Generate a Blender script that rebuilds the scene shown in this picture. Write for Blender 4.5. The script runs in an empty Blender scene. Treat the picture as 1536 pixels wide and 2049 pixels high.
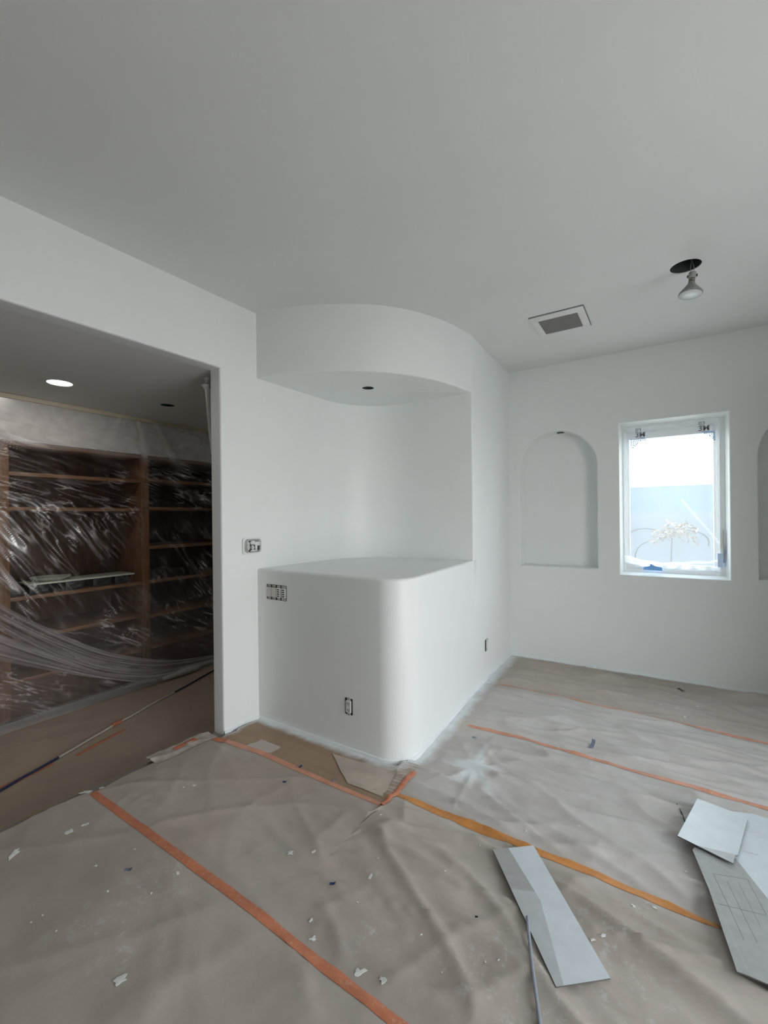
import bpy, bmesh, math, random
from mathutils import Vector, Matrix, noise
from mathutils.geometry import tessellate_polygon
random.seed(7)
S = bpy.context.scene
COL = S.collection
V = Vector

# ------------------------------------------------------------------ camera
CAM_H = 1.4287
cam_data = bpy.data.cameras.new('camera')
cam_data.sensor_fit = 'VERTICAL'
cam_data.sensor_height = 24.0
cam_data.sensor_width = 18.0
cam_data.lens = 884.29 * 24.0 / 2049.0
cam_data.shift_y = 12.27 / 2049.0
cam_data.shift_x = 0.73 / 2049.0
cam_data.clip_start = 0.02
cam = bpy.data.objects.new('camera', cam_data)
COL.objects.link(cam)
cF = V((-0.53984, 0.84177, -0.00085)); cR = V((0.84172, 0.5398, -0.01107)); cU = V((0.00886, 0.00669, 0.99994))
M = Matrix((cR, cU, -cF)).transposed().to_4x4()
M.translation = V((0, 0, CAM_H))
cam.matrix_world = M
S.camera = cam

# ------------------------------------------------------------------ world, daylight, exposure
SKY = 7.5
world = bpy.data.worlds.new('sky')
S.world = world
world.use_nodes = True
wn = world.node_tree
wn.nodes.clear()
w_out = wn.nodes.new('ShaderNodeOutputWorld')
w_bg = wn.nodes.new('ShaderNodeBackground')
w_tc = wn.nodes.new('ShaderNodeTexCoord')
w_sep = wn.nodes.new('ShaderNodeSeparateXYZ')
w_ramp = wn.nodes.new('ShaderNodeValToRGB')
wn.links.new(w_tc.outputs['Generated'], w_sep.inputs[0])
wn.links.new(w_sep.outputs['Z'], w_ramp.inputs[0])
w_ramp.color_ramp.elements[0].position = 0.0             # bright cloud low down, bluer overhead
w_ramp.color_ramp.elements[0].color = (1.0, 1.0, 1.0, 1)
w_ramp.color_ramp.elements[1].position = 0.9
w_ramp.color_ramp.elements[1].color = (0.74, 0.87, 1.0, 1)
wn.links.new(w_ramp.outputs[0], w_bg.inputs['Color'])
w_bg.inputs['Strength'].default_value = SKY
wn.links.new(w_bg.outputs[0], w_out.inputs['Surface'])

S.view_settings.view_transform = 'Standard'
S.view_settings.look = 'None'
S.view_settings.exposure = 0.0
S.view_settings.gamma = 1.0
S.view_settings.use_curve_mapping = False
S.cycles.use_denoising = True
S.cycles.max_bounces = 14
S.cycles.diffuse_bounces = 9
S.cycles.glossy_bounces = 4
S.cycles.transparent_max_bounces = 24
S.cycles.sample_clamp_indirect = 8.0
S.cycles.caustics_reflective = False
S.cycles.caustics_refractive = False

# high sun outside: it lights the patio, whose bounce fills the room; it does not shine in
SUN = 8.0
sd = bpy.data.lights.new('sun', 'SUN'); sd.energy = SUN; sd.angle = math.radians(.6); sd.color = (1.0, .98, .95)
so_ = bpy.data.objects.new('sun', sd); COL.objects.link(so_)
so_.rotation_euler = V((.25, .05, -.96)).to_track_quat('-Z', 'Y').to_euler()
# the glazed doors on the right hand side of the room (out of frame): an opening in the wall, with a sky portal
DOOR = (-0.4, 2.4, 0.04, 2.35)       # y0, y1, z0, z1
XR = 2.6
def portal(name, loc, rot, sx, sy):
    l = bpy.data.lights.new(name, 'AREA')
    l.shape = 'RECTANGLE'; l.size = sx; l.size_y = sy
    l.cycles.is_portal = True
    o = bpy.data.objects.new(name, l)
    o.location = loc; o.rotation_euler = rot
    COL.objects.link(o)
portal('door_sky_portal', (XR + .05, (DOOR[0] + DOOR[1]) / 2, (DOOR[2] + DOOR[3]) / 2), (0, math.radians(90), 0), DOOR[3] - DOOR[2], DOOR[1] - DOOR[0])
portal('window_sky_portal', (.033, 4.5304 + .195, 1.575), (math.radians(-90), 0, 0), .78, 1.36)

# ------------------------------------------------------------------ room dimensions
H = 2.90; HS = 2.4365; HC = 1.075; HD = 2.4338
XA, YF, YE, YB = -2.4642, 2.1773, 1.8802, 4.5304
AA = 0.0377
STEP = -0.16
dA = V((math.sin(AA), math.cos(AA), 0))
nA = V((math.cos(AA), -math.sin(AA), 0))
def PA(s, z, d=0.0):            # point on the left wall: s along it, d into the wall
    return V((XA, YF, 0)) + dA * s - nA * d + V((0, 0, z))
def xa(y): return XA + (y - YF) * math.tan(AA)
def interp(x, tab):
    if x <= tab[0][0]: return tab[0][1]
    for (a, b), (c, d) in zip(tab, tab[1:]):
        if x <= c: return b + (d - b) * (x - a) / (c - a)
    return tab[-1][1]
def xc(y): return interp(y, [(2.25, -1.249), (2.7, -1.277), (3.1, -1.304), (3.5, -1.329), (4.0, -1.349), (4.6, -1.366)])

# ------------------------------------------------------------------ helpers
def link(name, me, parent=None):
    o = bpy.data.objects.new(name, me)
    COL.objects.link(o)
    if parent is not None: o.parent = parent
    return o
def mesh(name, verts, faces, mat=None, parent=None, angle=35, fm=None):
    me = bpy.data.meshes.new(name)
    me.from_pydata([tuple(v) for v in verts], [], faces)
    mats = mat if isinstance(mat, (list, tuple)) else [mat]
    for m in mats:
        if m: me.materials.append(m)
    if fm:
        for p, k in zip(me.polygons, fm): p.material_index = k
    bm = bmesh.new(); bm.from_mesh(me)
    bmesh.ops.remove_doubles(bm, verts=bm.verts, dist=1e-5)
    bm.to_mesh(me); bm.free()
    me.polygons.foreach_set('use_smooth', [True] * len(me.polygons))
    me.set_sharp_from_angle(angle=math.radians(angle))
    me.update()
    return link(name, me, parent)
def recentre(o, base=True):
    """move the origin of an object to the base centre of its mesh"""
    me = o.data
    xs = [v.co for v in me.vertices]
    c = V(((min(v.x for v in xs) + max(v.x for v in xs)) / 2, (min(v.y for v in xs) + max(v.y for v in xs)) / 2,
           min(v.z for v in xs) if base else (min(v.z for v in xs) + max(v.z for v in xs)) / 2))
    me.transform(Matrix.Translation(-c))
    o.location = c
    return o
def tag(o, label, cat, group=None, kind=None):
    if label: o['label'] = label
    if cat: o['category'] = cat
    if group: o['group'] = group
    if kind: o['kind'] = kind
    return o
def struct(o, label=None):
    o['kind'] = 'structure'
    if label: o['label'] = label
    return o
def empty(name, loc, label=None, cat=None, group=None):
    o = bpy.data.objects.new(name, None)
    o.empty_display_size = .1
    o.location = loc
    COL.objects.link(o)
    if label: tag(o, label, cat, group)
    return o
class B:
    """collects shapes for one mesh"""
    def __init__(s): s.v = []; s.f = []; s.m = []
    def add(s, vs, fs, m=0):
        n = len(s.v); s.v += [V(v) for v in vs]; s.f += [[i + n for i in f] for f in fs]; s.m += [m] * len(fs)
    def box(s, x0, y0, z0, x1, y1, z1, mtx=None, m=0):
        vs = [V((x, y, z)) for z in (z0, z1) for y in (y0, y1) for x in (x0, x1)]
        if mtx: vs = [mtx @ v for v in vs]
        s.add(vs, [[0, 2, 3, 1], [4, 5, 7, 6], [0, 1, 5, 4], [2, 6, 7, 3], [1, 3, 7, 5], [0, 4, 6, 2]], m)
    def rbox(s, x0, y0, z0, x1, y1, z1, r=.003, mtx=None, m=0):
        bm = bmesh.new()
        bmesh.ops.create_cube(bm, size=1)
        for v in bm.verts:
            v.co = V(((x0 + x1) / 2 + v.co.x * (x1 - x0), (y0 + y1) / 2 + v.co.y * (y1 - y0), (z0 + z1) / 2 + v.co.z * (z1 - z0)))
        bmesh.ops.bevel(bm, geom=bm.edges[:], offset=r, segments=2, affect='EDGES', profile=.5)
        bm.verts.index_update()
        s.add([(mtx @ v.co) if mtx else v.co.copy() for v in bm.verts], [[v.index for v in f.verts] for f in bm.faces], m)
        bm.free()
    def lathe(s, prof, n=32, mtx=None, m=0, cap0=True, cap1=True):
        vs = []; fs = []
        for r, z in prof:
            for k in range(n):
                a = 2 * math.pi * k / n
                p = V((r * math.cos(a), r * math.sin(a), z)); vs.append(mtx @ p if mtx else p)
        for i in range(len(prof) - 1):
            for k in range(n):
                fs.append([i * n + k, i * n + (k + 1) % n, (i + 1) * n + (k + 1) % n, (i + 1) * n + k])
        if cap0: fs.append(list(range(n))[::-1])
        if cap1: fs.append([(len(prof) - 1) * n + k for k in range(n)])
        s.add(vs, fs, m)
    def tube(s, pts, r, n=8, m=0, cap=True):
        pts = [V(p) for p in pts]; vs = []; fs = []
        up = V((0, 0, 1))
        for i, p in enumerate(pts):
            t = (pts[min(i + 1, len(pts) - 1)] - pts[max(i - 1, 0)]).normalized()
            a = t.cross(up)
            if a.length < .1: a = t.cross(V((1, 0, 0)))
            a.normalize(); b = a.cross(t)
            rr = r[i] if isinstance(r, (list, tuple)) else r
            for k in range(n):
                an = 2 * math.pi * k / n
                vs.append(p + (a * math.cos(an) + b * math.sin(an)) * rr)
        for i in range(len(pts) - 1):
            for k in range(n):
                fs.append([i * n + k, i * n + (k + 1) % n, (i + 1) * n + (k + 1) % n, (i + 1) * n + k])
        if cap:
            fs.append(list(range(n))); fs.append([(len(pts) - 1) * n + k for k in range(n)][::-1])
        s.add(vs, fs, m)
    def loft(s, rings, m=0, close=False):
        n = len(rings[0]); vs = [p for r in rings for p in r]; fs = []
        for i in range(len(rings) - 1):
            for k in range(n if close else n - 1):
                k2 = (k + 1) % n
                fs.append([i * n + k, i * n + k2, (i + 1) * n + k2, (i + 1) * n + k])
        s.add(vs, fs, m)
    def prism(s, poly, z0, z1, m=0, mtop=None):
        n = len(poly)
        vs = [V((x, y, z0)) for x, y in poly] + [V((x, y, z1)) for x, y in poly]
        s.add(vs, [list(range(n))[::-1]] + [[k, (k + 1) % n, n + (k + 1) % n, n + k] for k in range(n)], m)
        s.add(vs[n:], [list(range(n))], m if mtop is None else mtop)
    def make(s, name, mat=None, parent=None, angle=35):
        return mesh(name, s.v, s.f, mat, parent, angle, s.m if isinstance(mat, (list, tuple)) else None)

def offset_loop(lp, d):
    """move a closed 2D loop outward by d (miter)"""
    n = len(lp)
    area = sum(lp[i][0] * lp[(i + 1) % n][1] - lp[(i + 1) % n][0] * lp[i][1] for i in range(n))
    sg = 1 if area > 0 else -1
    out = []
    for i in range(n):
        p0, p1, p2 = V(lp[i - 1]), V(lp[i]), V(lp[(i + 1) % n])
        a = (p1 - p0).normalized(); b = (p2 - p1).normalized()
        na = V((a.y, -a.x)) * sg; nb = V((b.y, -b.x)) * sg
        m = (na + nb).normalized()
        out.append(tuple(p1 + m * (d / max(.3, m.dot(na)))))
    return out
def wall_face(b, outer, holes, fmap, back=None):
    """flat face with holes; holes: (loop, bullnose radius, depth, shrink); fmap(u, v, depth) -> point"""
    loops = [[V((u, v, 0)) for u, v in outer]]
    for lp, r, D, k in holes:
        loops.append([V((u, v, 0)) for u, v in offset_loop(lp, r)])
    tri = tessellate_polygon(loops)
    flat = [p for l in loops for p in l]
    b.add([fmap(p.x, p.y, 0) for p in flat], [list(t) for t in tri])
    for lp, r, D, k in holes:
        rings = []
        n = 5 if r > 0 else 1
        for i in range(n):
            a = math.pi / 2 * i / max(1, n - 1)
            o = r * (1 - math.sin(a)); dd = r * (1 - math.cos(a))
            rings.append([fmap(u, v, dd) for u, v in offset_loop(lp, o)])
        rings.append([fmap(u, v, D) for u, v in (offset_loop(lp, -k) if k else lp)])
        b.loft(rings, close=True)
def circle2(cx, cy, r, n=40): return [(cx + r * math.cos(2 * math.pi * k / n), cy + r * math.sin(2 * math.pi * k / n)) for k in range(n)]
def catmull(pts, n=8):
    pts = [V(p) for p in pts]; out = []
    P = [pts[0] * 2 - pts[1]] + pts + [pts[-1] * 2 - pts[-2]]
    for i in range(1, len(P) - 2):
        for k in range(n):
            t = k / n
            out.append(.5 * ((2 * P[i]) + (P[i + 1] - P[i - 1]) * t + (2 * P[i - 1] - 5 * P[i] + 4 * P[i + 1] - P[i + 2]) * t * t + (3 * P[i] - P[i - 1] - 3 * P[i + 1] + P[i + 2]) * t ** 3))
    return out + [pts[-1]]

# ------------------------------------------------------------------ materials
def new_mat(name):
    m = bpy.data.materials.new(name); m.use_nodes = True
    nt = m.node_tree
    return m, nt, nt.nodes['Principled BSDF']
def setp(p, color=None, rough=None, metal=None, spec=None):
    if color is not None: p.inputs['Base Color'].default_value = (*color, 1)
    if rough is not None: p.inputs['Roughness'].default_value = rough
    if metal is not None: p.inputs['Metallic'].default_value = metal
    if spec is not None: p.inputs['Specular IOR Level'].default_value = spec
def nd(nt, t, **kw):
    n = nt.nodes.new(t)
    for k, v in kw.items(): setattr(n, k, v)
    return n
def noise_n(nt, scale, detail=4, rough=.55, vec=None, mscale=None):
    tc = nd(nt, 'ShaderNodeTexCoord'); mp = nd(nt, 'ShaderNodeMapping')
    if mscale: mp.inputs['Scale'].default_value = mscale
    nt.links.new(tc.outputs['Object'], mp.inputs[0])
    n = nd(nt, 'ShaderNodeTexNoise')
    n.inputs['Scale'].default_value = scale; n.inputs['Detail'].default_value = detail; n.inputs['Roughness'].default_value = rough
    nt.links.new(mp.outputs[0], n.inputs['Vector'])
    return n
def bump(nt, p, hsock, strength, dist=.002):
    b = nd(nt, 'ShaderNodeBump'); b.inputs['Strength'].default_value = strength; b.inputs['Distance'].default_value = dist
    nt.links.new(hsock, b.inputs['Height']); nt.links.new(b.outputs[0], p.inputs['Normal'])
def maprange(nt, sock, a, b, c=0, d=1):
    m = nd(nt, 'ShaderNodeMapRange'); m.inputs[1].default_value = a; m.inputs[2].default_value = b; m.inputs[3].default_value = c; m.inputs[4].default_value = d
    nt.links.new(sock, m.inputs[0]); return m.outputs[0]
def mixc(nt, fac, c1, c2):
    m = nd(nt, 'ShaderNodeMix', data_type='RGBA')
    for s, c in ((6, c1), (7, c2)):
        if isinstance(c, tuple): m.inputs[s].default_value = (*c, 1)
        else: nt.links.new(c, m.inputs[s])
    if isinstance(fac, (int, float)): m.inputs[0].default_value = fac
    else: nt.links.new(fac, m.inputs[0])
    return m.outputs[2]
def simple(name, color, rough=.5, metal=0, var=.0, scale=20, bmp=0, bscale=200, spec=.5):
    m, nt, p = new_mat(name)
    setp(p, color, rough, metal, spec)
    if var:
        n = noise_n(nt, scale)
        c = mixc(nt, maprange(nt, n.outputs[0], .3, .7), tuple(max(0, x * (1 - var)) for x in color), tuple(min(1, x * (1 + var)) for x in color))
        nt.links.new(c, p.inputs['Base Color'])
    if bmp:
        n2 = noise_n(nt, bscale, 3); bump(nt, p, n2.outputs[0], bmp, .001)
    return m
WALL = simple('wall_paint', (.80, .825, .815), .42, var=.012, scale=3, bmp=.12, bscale=260, spec=.4)
CEIL = simple('ceiling_paint', (.76, .77, .76), .75, var=.015, scale=2, bmp=.15, bscale=200, spec=.25)
TRIM = simple('trim_paint', (.84, .87, .87), .35, bmp=.05, bscale=120)
CONC = simple('subfloor', (.30, .27, .24), .9, var=.1, scale=6)
def paper_mat(name, base):
    m, nt, p = new_mat(name)
    n1 = noise_n(nt, 1.3, 5, .6); n2 = noise_n(nt, 22, 5, .65); n3 = noise_n(nt, 7, 6, .7)
    dark = tuple(x * .84 for x in base); lite = tuple(min(1, x * 1.13) for x in base)
    c = mixc(nt, maprange(nt, n1.outputs[0], .3, .7), dark, lite)
    c = mixc(nt, maprange(nt, n2.outputs[0], .3, .7, 0, .25), c, tuple(x * .75 for x in base))
    # dried paint mist and the white star: amount per vertex, broken up by noise
    at = nd(nt, 'ShaderNodeAttribute'); at.attribute_name = 'spray_and_star'
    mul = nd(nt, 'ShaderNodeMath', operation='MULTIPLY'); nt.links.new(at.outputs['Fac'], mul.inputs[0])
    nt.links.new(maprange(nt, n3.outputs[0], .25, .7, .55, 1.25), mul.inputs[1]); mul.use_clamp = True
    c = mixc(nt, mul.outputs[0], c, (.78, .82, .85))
    # worn smears of dried paint
    at2 = nd(nt, 'ShaderNodeAttribute'); at2.attribute_name = 'smear'
    n4 = noise_n(nt, 26, 6, .75)
    mul2 = nd(nt, 'ShaderNodeMath', operation='MULTIPLY'); nt.links.new(at2.outputs['Fac'], mul2.inputs[0])
    nt.links.new(maprange(nt, n4.outputs[0], .54, .72, 0, .75), mul2.inputs[1]); mul2.use_clamp = True
    c = mixc(nt, mul2.outputs[0], c, (.62, .64, .62))
    nt.links.new(c, p.inputs['Base Color'])
    setp(p, rough=.62, spec=.3)
    n5 = noise_n(nt, 35, 5, .6); bump(nt, p, n5.outputs[0], .25, .004)
    return m
PAPER = paper_mat('builder_paper', (.435, .375, .325))
PAPERH = paper_mat('builder_paper_hall', (.46, .365, .285))
PAPER2 = paper_mat('builder_paper_fresh', (.335, .225, .142))
def tape_mat(name, base, soft=.5):
    m, nt, p = new_mat(name)
    n1 = noise_n(nt, 9, 4); n2 = noise_n(nt, 90, 4)
    c = mixc(nt, maprange(nt, n1.outputs[0], .35, .65), tuple(x * .85 for x in base), tuple(min(1, x * 1.12) for x in base))
    c = mixc(nt, maprange(nt, n2.outputs[0], .55, .75, 0, soft), c, (.62, .45, .38))
    nt.links.new(c, p.inputs['Base Color']); setp(p, rough=.5, spec=.35)
    bump(nt, p, n2.outputs[0], .3, .002)
    return m
TAPE_R = tape_mat('tape_red_orange', (.56, .20, .105))
TAPE_O = tape_mat('tape_orange', (.60, .255, .07), .3)
TAPE_P = tape_mat('tape_pink_orange', (.62, .29, .19), .6)
CARD = simple('card_bare', (.36, .37, .36), .5, var=.08, scale=25, bmp=.08)
CARDP = simple('card_oversprayed', (.60, .66, .69), .32, var=.06, scale=14, bmp=.05)
CARDM = simple('card_thin_overspray', (.46, .48, .49), .4, var=.07, scale=18, bmp=.06)
CARDE = simple('card_edge', (.12, .115, .11), .8)
PENCIL = simple('pencil', (.17, .17, .17), .7)
DARK = simple('dark_cavity', (.035, .037, .037), .7)
CAN = simple('can_metal', (.06, .063, .063), .6, .2, var=.2, scale=12)
WHITEP = simple('white_plastic', (.74, .75, .73), .4)
GREYP = simple('grey_plastic', (.55, .545, .52), .5, var=.05)
ALMOND = simple('beige_plastic', (.60, .565, .53), .45, var=.05, scale=60)
BLACKP = simple('black_plastic', (.012, .012, .013), .45)
VENTM = simple('vent_white', (.78, .78, .77), .45)
SLATM = simple('vent_slat', (.22, .212, .20), .55)
VENTGAP = simple('vent_gap_shade', (.20, .20, .20), .6)
BULBG = simple('bulb_grey', (.27, .275, .265), .45, .15, var=.08, scale=30)
SOCK = simple('porcelain_grey', (.35, .36, .35), .55)
BRASS = simple('bulb_base', (.20, .19, .16), .45, .6)
LENS = simple('bulb_lens', (.66, .69, .70), .12, bmp=.3, bscale=350)
CABLEW = simple('cable_white', (.56, .52, .46), .55)
CABLEB = simple('cable_blue', (.02, .03, .085), .55, var=.3, scale=40)
BLUE = simple('blue_tape', (.018, .04, .20), .6, var=.2, scale=80)
BLUEG = simple('grey_blue_tape', (.20, .22, .30), .6, var=.2, scale=80)
BLUEL = simple('bright_blue_tape', (.22, .48, .92), .55)
CHIP = simple('dried_paint', (.70, .72, .69), .5, var=.06, scale=60)
CHIP2 = simple('thin_dried_paint', (.50, .49, .46), .6, var=.1, scale=60)
ROD = simple('grey_strip', (.27, .30, .34), .3, bmp=.05)
RODD = simple('dark_strip', (.03, .03, .032), .4)
VINYL = simple('window_vinyl', (.90, .92, .93), .35)
PRINT = simple('grey_print', (.23, .24, .26), .6)
PRINTB = simple('blue_print', (.50, .70, .92), .6)
STEEL = simple('galvanised', (.40, .41, .41), .45, .7)
DISH = simple('pale_enamel', (.62, .66, .56), .35)
CREAM = simple('cream_tape', (.55, .49, .37), .6, var=.05)
def wood_mat(name, base, sc=(1, 1, 1)):
    m, nt, p = new_mat(name)
    n = noise_n(nt, 5, 6, .6, mscale=sc)
    c = mixc(nt, maprange(nt, n.outputs[0], .3, .7), tuple(x * .6 for x in base), tuple(min(1, x * 1.35) for x in base))
    nt.links.new(c, p.inputs['Base Color']); setp(p, rough=.45, spec=.4)
    bump(nt, p, n.outputs[0], .15, .002)
    return m
WOOD = wood_mat('cabinet_wood', (.19, .090, .038), (12, 12, 1.2))
WOODH = wood_mat('cabinet_wood_shelf', (.20, .098, .044), (12, 1.2, 12))
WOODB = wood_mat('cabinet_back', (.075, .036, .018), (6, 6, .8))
def film_mat(name, haze, attr=None, col=(.78, .76, .76), gloss=.10, transl=.5, gain=1.0, glossc=0, rough=.22):
    """thin polythene film: mostly clear, whitened at creases, partly as painted glints"""
    m = bpy.data.materials.new(name); m.use_nodes = True
    nt = m.node_tree; nt.nodes.clear()
    out = nd(nt, 'ShaderNodeOutputMaterial')
    tr = nd(nt, 'ShaderNodeBsdfTransparent'); tr.inputs[0].default_value = (.95, .95, .95, 1)
    df = nd(nt, 'ShaderNodeBsdfDiffuse'); df.inputs[0].default_value = (*col, 1)
    tl = nd(nt, 'ShaderNodeBsdfTranslucent'); tl.inputs[0].default_value = (*col, 1)
    gl = nd(nt, 'ShaderNodeBsdfGlossy'); gl.inputs['Roughness'].default_value = rough
    m1 = nd(nt, 'ShaderNodeMixShader'); m1.inputs[0].default_value = transl
    nt.links.new(df.outputs[0], m1.inputs[1]); nt.links.new(tl.outputs[0], m1.inputs[2])
    m2 = nd(nt, 'ShaderNodeMixShader')
    nt.links.new(tr.outputs[0], m2.inputs[1]); nt.links.new(m1.outputs[0], m2.inputs[2])
    if attr:
        at = nd(nt, 'ShaderNodeAttribute'); at.attribute_name = attr
        n = noise_n(nt, 9, 2)
        mul = nd(nt, 'ShaderNodeMath', operation='MULTIPLY'); mul.use_clamp = True
        nt.links.new(at.outputs['Fac'], mul.inputs[0]); nt.links.new(maprange(nt, n.outputs[0], .3, .7, .85 * gain, 1.12 * gain), mul.inputs[1])
        add = nd(nt, 'ShaderNodeMath', operation='ADD'); add.inputs[1].default_value = haze; add.use_clamp = True
        nt.links.new(mul.outputs[0], add.inputs[0]); nt.links.new(add.outputs[0], m2.inputs[0])
    else:
        m2.inputs[0].default_value = haze
    m3 = nd(nt, 'ShaderNodeMixShader')
    m3.inputs[0].default_value = gloss
    if attr and glossc:
        mg = nd(nt, 'ShaderNodeMath', operation='MULTIPLY_ADD'); mg.use_clamp = True
        nt.links.new(at.outputs['Fac'], mg.inputs[0]); mg.inputs[1].default_value = glossc; mg.inputs[2].default_value = gloss
        nt.links.new(mg.outputs[0], m3.inputs[0])
    nt.links.new(m2.outputs[0], m3.inputs[1]); nt.links.new(gl.outputs[0], m3.inputs[2])
    nt.links.new(m3.outputs[0], out.inputs[0])
    return m
FILM = film_mat('polythene', .006, 'crease_glint', col=(.80, .73, .70), gloss=.018, transl=.15, gain=2.0, glossc=.42, rough=.22)
FILMB = film_mat('polythene_bunched', .16, 'crease_glint', col=(.66, .61, .62), gloss=.06, transl=.2, gain=1.5, glossc=.3)
FILMW = film_mat('window_film', .16, 'crease_glint', col=(.93, .95, .97), gloss=.03, transl=.8)
FILMD = film_mat('polythene_bundle', .85, None, col=(.74, .73, .72), gloss=.06, transl=.3)
def glass_mat():
    m = bpy.data.materials.new('window_glass'); m.use_nodes = True
    nt = m.node_tree; nt.nodes.clear()
    out = nd(nt, 'ShaderNodeOutputMaterial'); tr = nd(nt, 'ShaderNodeBsdfTransparent'); gl = nd(nt, 'ShaderNodeBsdfGlossy')
    gl.inputs['Roughness'].default_value = .02; tr.inputs[0].default_value = (.94, .97, .97, 1)
    mx = nd(nt, 'ShaderNodeMixShader'); mx.inputs[0].default_value = .06
    nt.links.new(tr.outputs[0], mx.inputs[1]); nt.links.new(gl.outputs[0], mx.inputs[2]); nt.links.new(mx.outputs[0], out.inputs[0])
    return m
GLASS = glass_mat()
def emit_mat(name, col, st):
    m, nt, p = new_mat(name)
    p.inputs['Emission Color'].default_value = (*col, 1); p.inputs['Emission Strength'].default_value = st
    setp(p, (.8, .8, .8), .5)
    return m
LAMP_ON = emit_mat('lamp_lit', (1.0, .97, .92), 9)
LOWSKY = simple('pale_blue_low_sky', (.105, .138, .160), .9, var=.04, scale=1)
GARDENW = simple('garden_wall', (.150, .163, .180), .9, var=.05, scale=2)
SHRUBM = simple('dry_shrub', (.21, .165, .125), .9, var=.25, scale=6)
TWIGM = simple('twig', (.05, .05, .055), .8)
GROUND = simple('patio', (.45, .43, .40), .9, var=.08, scale=1)

# ================================================================== LARGE STRUCTURE
# floor slab: ends in a step down along the far face of the left wall
b = B()
e0, e1 = PA(-9.4, 0, .105), PA(2.6, 0, .105)
poly = [(e0.x, e0.y), (XR + .1, e0.y), (XR + .1, 4.9), (e1.x, 4.9), (e1.x, e1.y)]
b.prism(poly, STEP - .1, -.004)
struct(b.make('floor', CONC))
# ceiling with a round opening for the recessed can
BULB = (.105, 3.185)
b = B()
wall_face(b, [(-3.1, -7.1), (XR + .1, -7.1), (XR + .1, 4.75), (-3.1, 4.75)], [(circle2(BULB[0], BULB[1], .079), 0, .004, 0)], lambda u, v, d: V((u, v, H + d)))
b.box(-3.1, -7.1, H + .3, XR + .1, 4.75, H + .33)
struct(b.make('ceiling', CEIL))
# left wall with the wide opening to the sunken hall
b = B()
s_hi = (2.6 - YF) / math.cos(AA)
op = [(-4.3, -.5), ((YE - YF) / math.cos(AA), -.5), ((YE - YF) / math.cos(AA), HD), (-4.3, HD)]
outer = [(-9.4, -.6), (s_hi, -.6), (s_hi, H), (-9.4, H)]
wall_face(b, outer, [(op, .016, .105, 0)], lambda u, v, d: PA(u, v, d))
wall_face(b, outer, [(op, 0, .0, 0)], lambda u, v, d: PA(u, v, .105))
struct(b.make('wall_left', WALL), 'white wall with wide opening into the dark sunken hall')
# window wall with the window opening and two arched niches
def arch(x0, x1, z0, z1, n=28):
    r = (x1 - x0) / 2; cx = (x0 + x1) / 2; zc = z1 - r * 1.02
    return [(x0, z0), (x1, z0)] + [(cx + r * math.cos(math.pi * k / n), zc + r * 1.02 * math.sin(math.pi * k / n)) for k in range(n + 1)]
a1 = arch(-1.255, -.546, .932, 2.253); a2 = arch(.609, 1.318, .905, 2.24)
win = [(-.360, .892), (.4265, .892), (.4265, 2.259), (-.360, 2.259)]
b = B()
ND = .15
wall_face(b, [(-2.7, -.3), (XR + .1, -.3), (XR + .1, H), (-2.7, H)],
          [(a1, .014, ND, .004), (a2, .014, ND, .004), (win, .014, .125, .020)], lambda u, v, d: V((u, YB + d, v)))
for a in (a1, a2):
    b.add([V((u, YB + ND, v)) for u, v in a], [list(range(len(a)))])
wall_face(b, [(-2.7, -.3), (XR + .1, -.3), (XR + .1, H), (-2.7, H)], [(win, 0, 0, 0)], lambda u, v, d: V((u, YB + .2, v)))
wo = offset_loop(win, -.020)
b.loft([[V((u, YB + .125, v)) for u, v in wo], [V((u, YB + .2, v)) for u, v in wo]], close=True)
wb = b.make('wall_back', WALL)
struct(wb, 'white wall with arched niches and a masked window')
# right and rear walls (out of frame); the right one has the glazed doors that light the room
b = B()
wall_face(b, [(-7.1, -.3), (4.75, -.3), (4.75, H), (-7.1, H)], [([(DOOR[0], DOOR[2]), (DOOR[1], DOOR[2]), (DOOR[1], DOOR[3]), (DOOR[0], DOOR[3])], 0, .1, 0)], lambda u, v, d: V((XR + d, u, v)))
struct(b.make('wall_right', simple('dark_low_bounce', (.25, .24, .23), .9, var=.05)))  # dark surface chosen to cut this unseen wall's bounce onto the back wall
b = B(); b.rbox(1.45, 2.72, -.003, XR - .001, 2.85, 2.35, .01)  # unseen partition added to keep door light off the back wall
struct(b.make('wall_light_block', WALL))
b = B(); b.box(-3.2, -4.55, -.3, XR + .1, -4.5, H)
struct(b.make('wall_rear', WALL))
# ---- rounded alcove: counter, pier, soffit
b = B()
path = []                                   # counter plan: front, rounded corner, side
for t in range(9): path.append(V((XA - .03 + (-1.425 - XA + .03) * t / 8, 2.168 - .018 * t / 8, 0)))
RC = .17
cx0, cy0 = -1.425, 2.150 + RC
x_side = xc(2.33)
for k in range(1, 13):
    a = -math.pi / 2 + math.pi / 2 * k / 12
    path.append(V((cx0 + (x_side - cx0) * math.cos(a), cy0 + RC * math.sin(a), 0)))
for y in [2.5, 2.7, 2.9, 3.1, 3.25, 3.33, 3.38, 3.41, 3.43, 3.6, 3.8, 4.0, 4.2, 4.4, YB]: path.append(V((xc(y), y, 0)))
def inward(pts):
    out = []
    for i in range(len(pts)):
        t = (pts[min(i + 1, len(pts) - 1)] - pts[max(i - 1, 0)]).normalized()
        out.append(V((-t.y, t.x, 0)))
    return out
nin = inward(path)
def rad(p, r): return r * max(0.0, min(1.0, (3.415 - p.y) / .05))
rings = [[p + V((0, 0, 0)) for p in path]]
for z in (.02, .5): rings.append([p + V((0, 0, z)) for p in path])
for k in range(6):
    a = math.pi / 2 * k / 5
    rings.append([p + n * (rad(p, .020) * (1 - math.cos(a))) + V((0, 0, HC - rad(p, .020) * (1 - math.sin(a)))) for p, n in zip(path, nin)])
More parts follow.
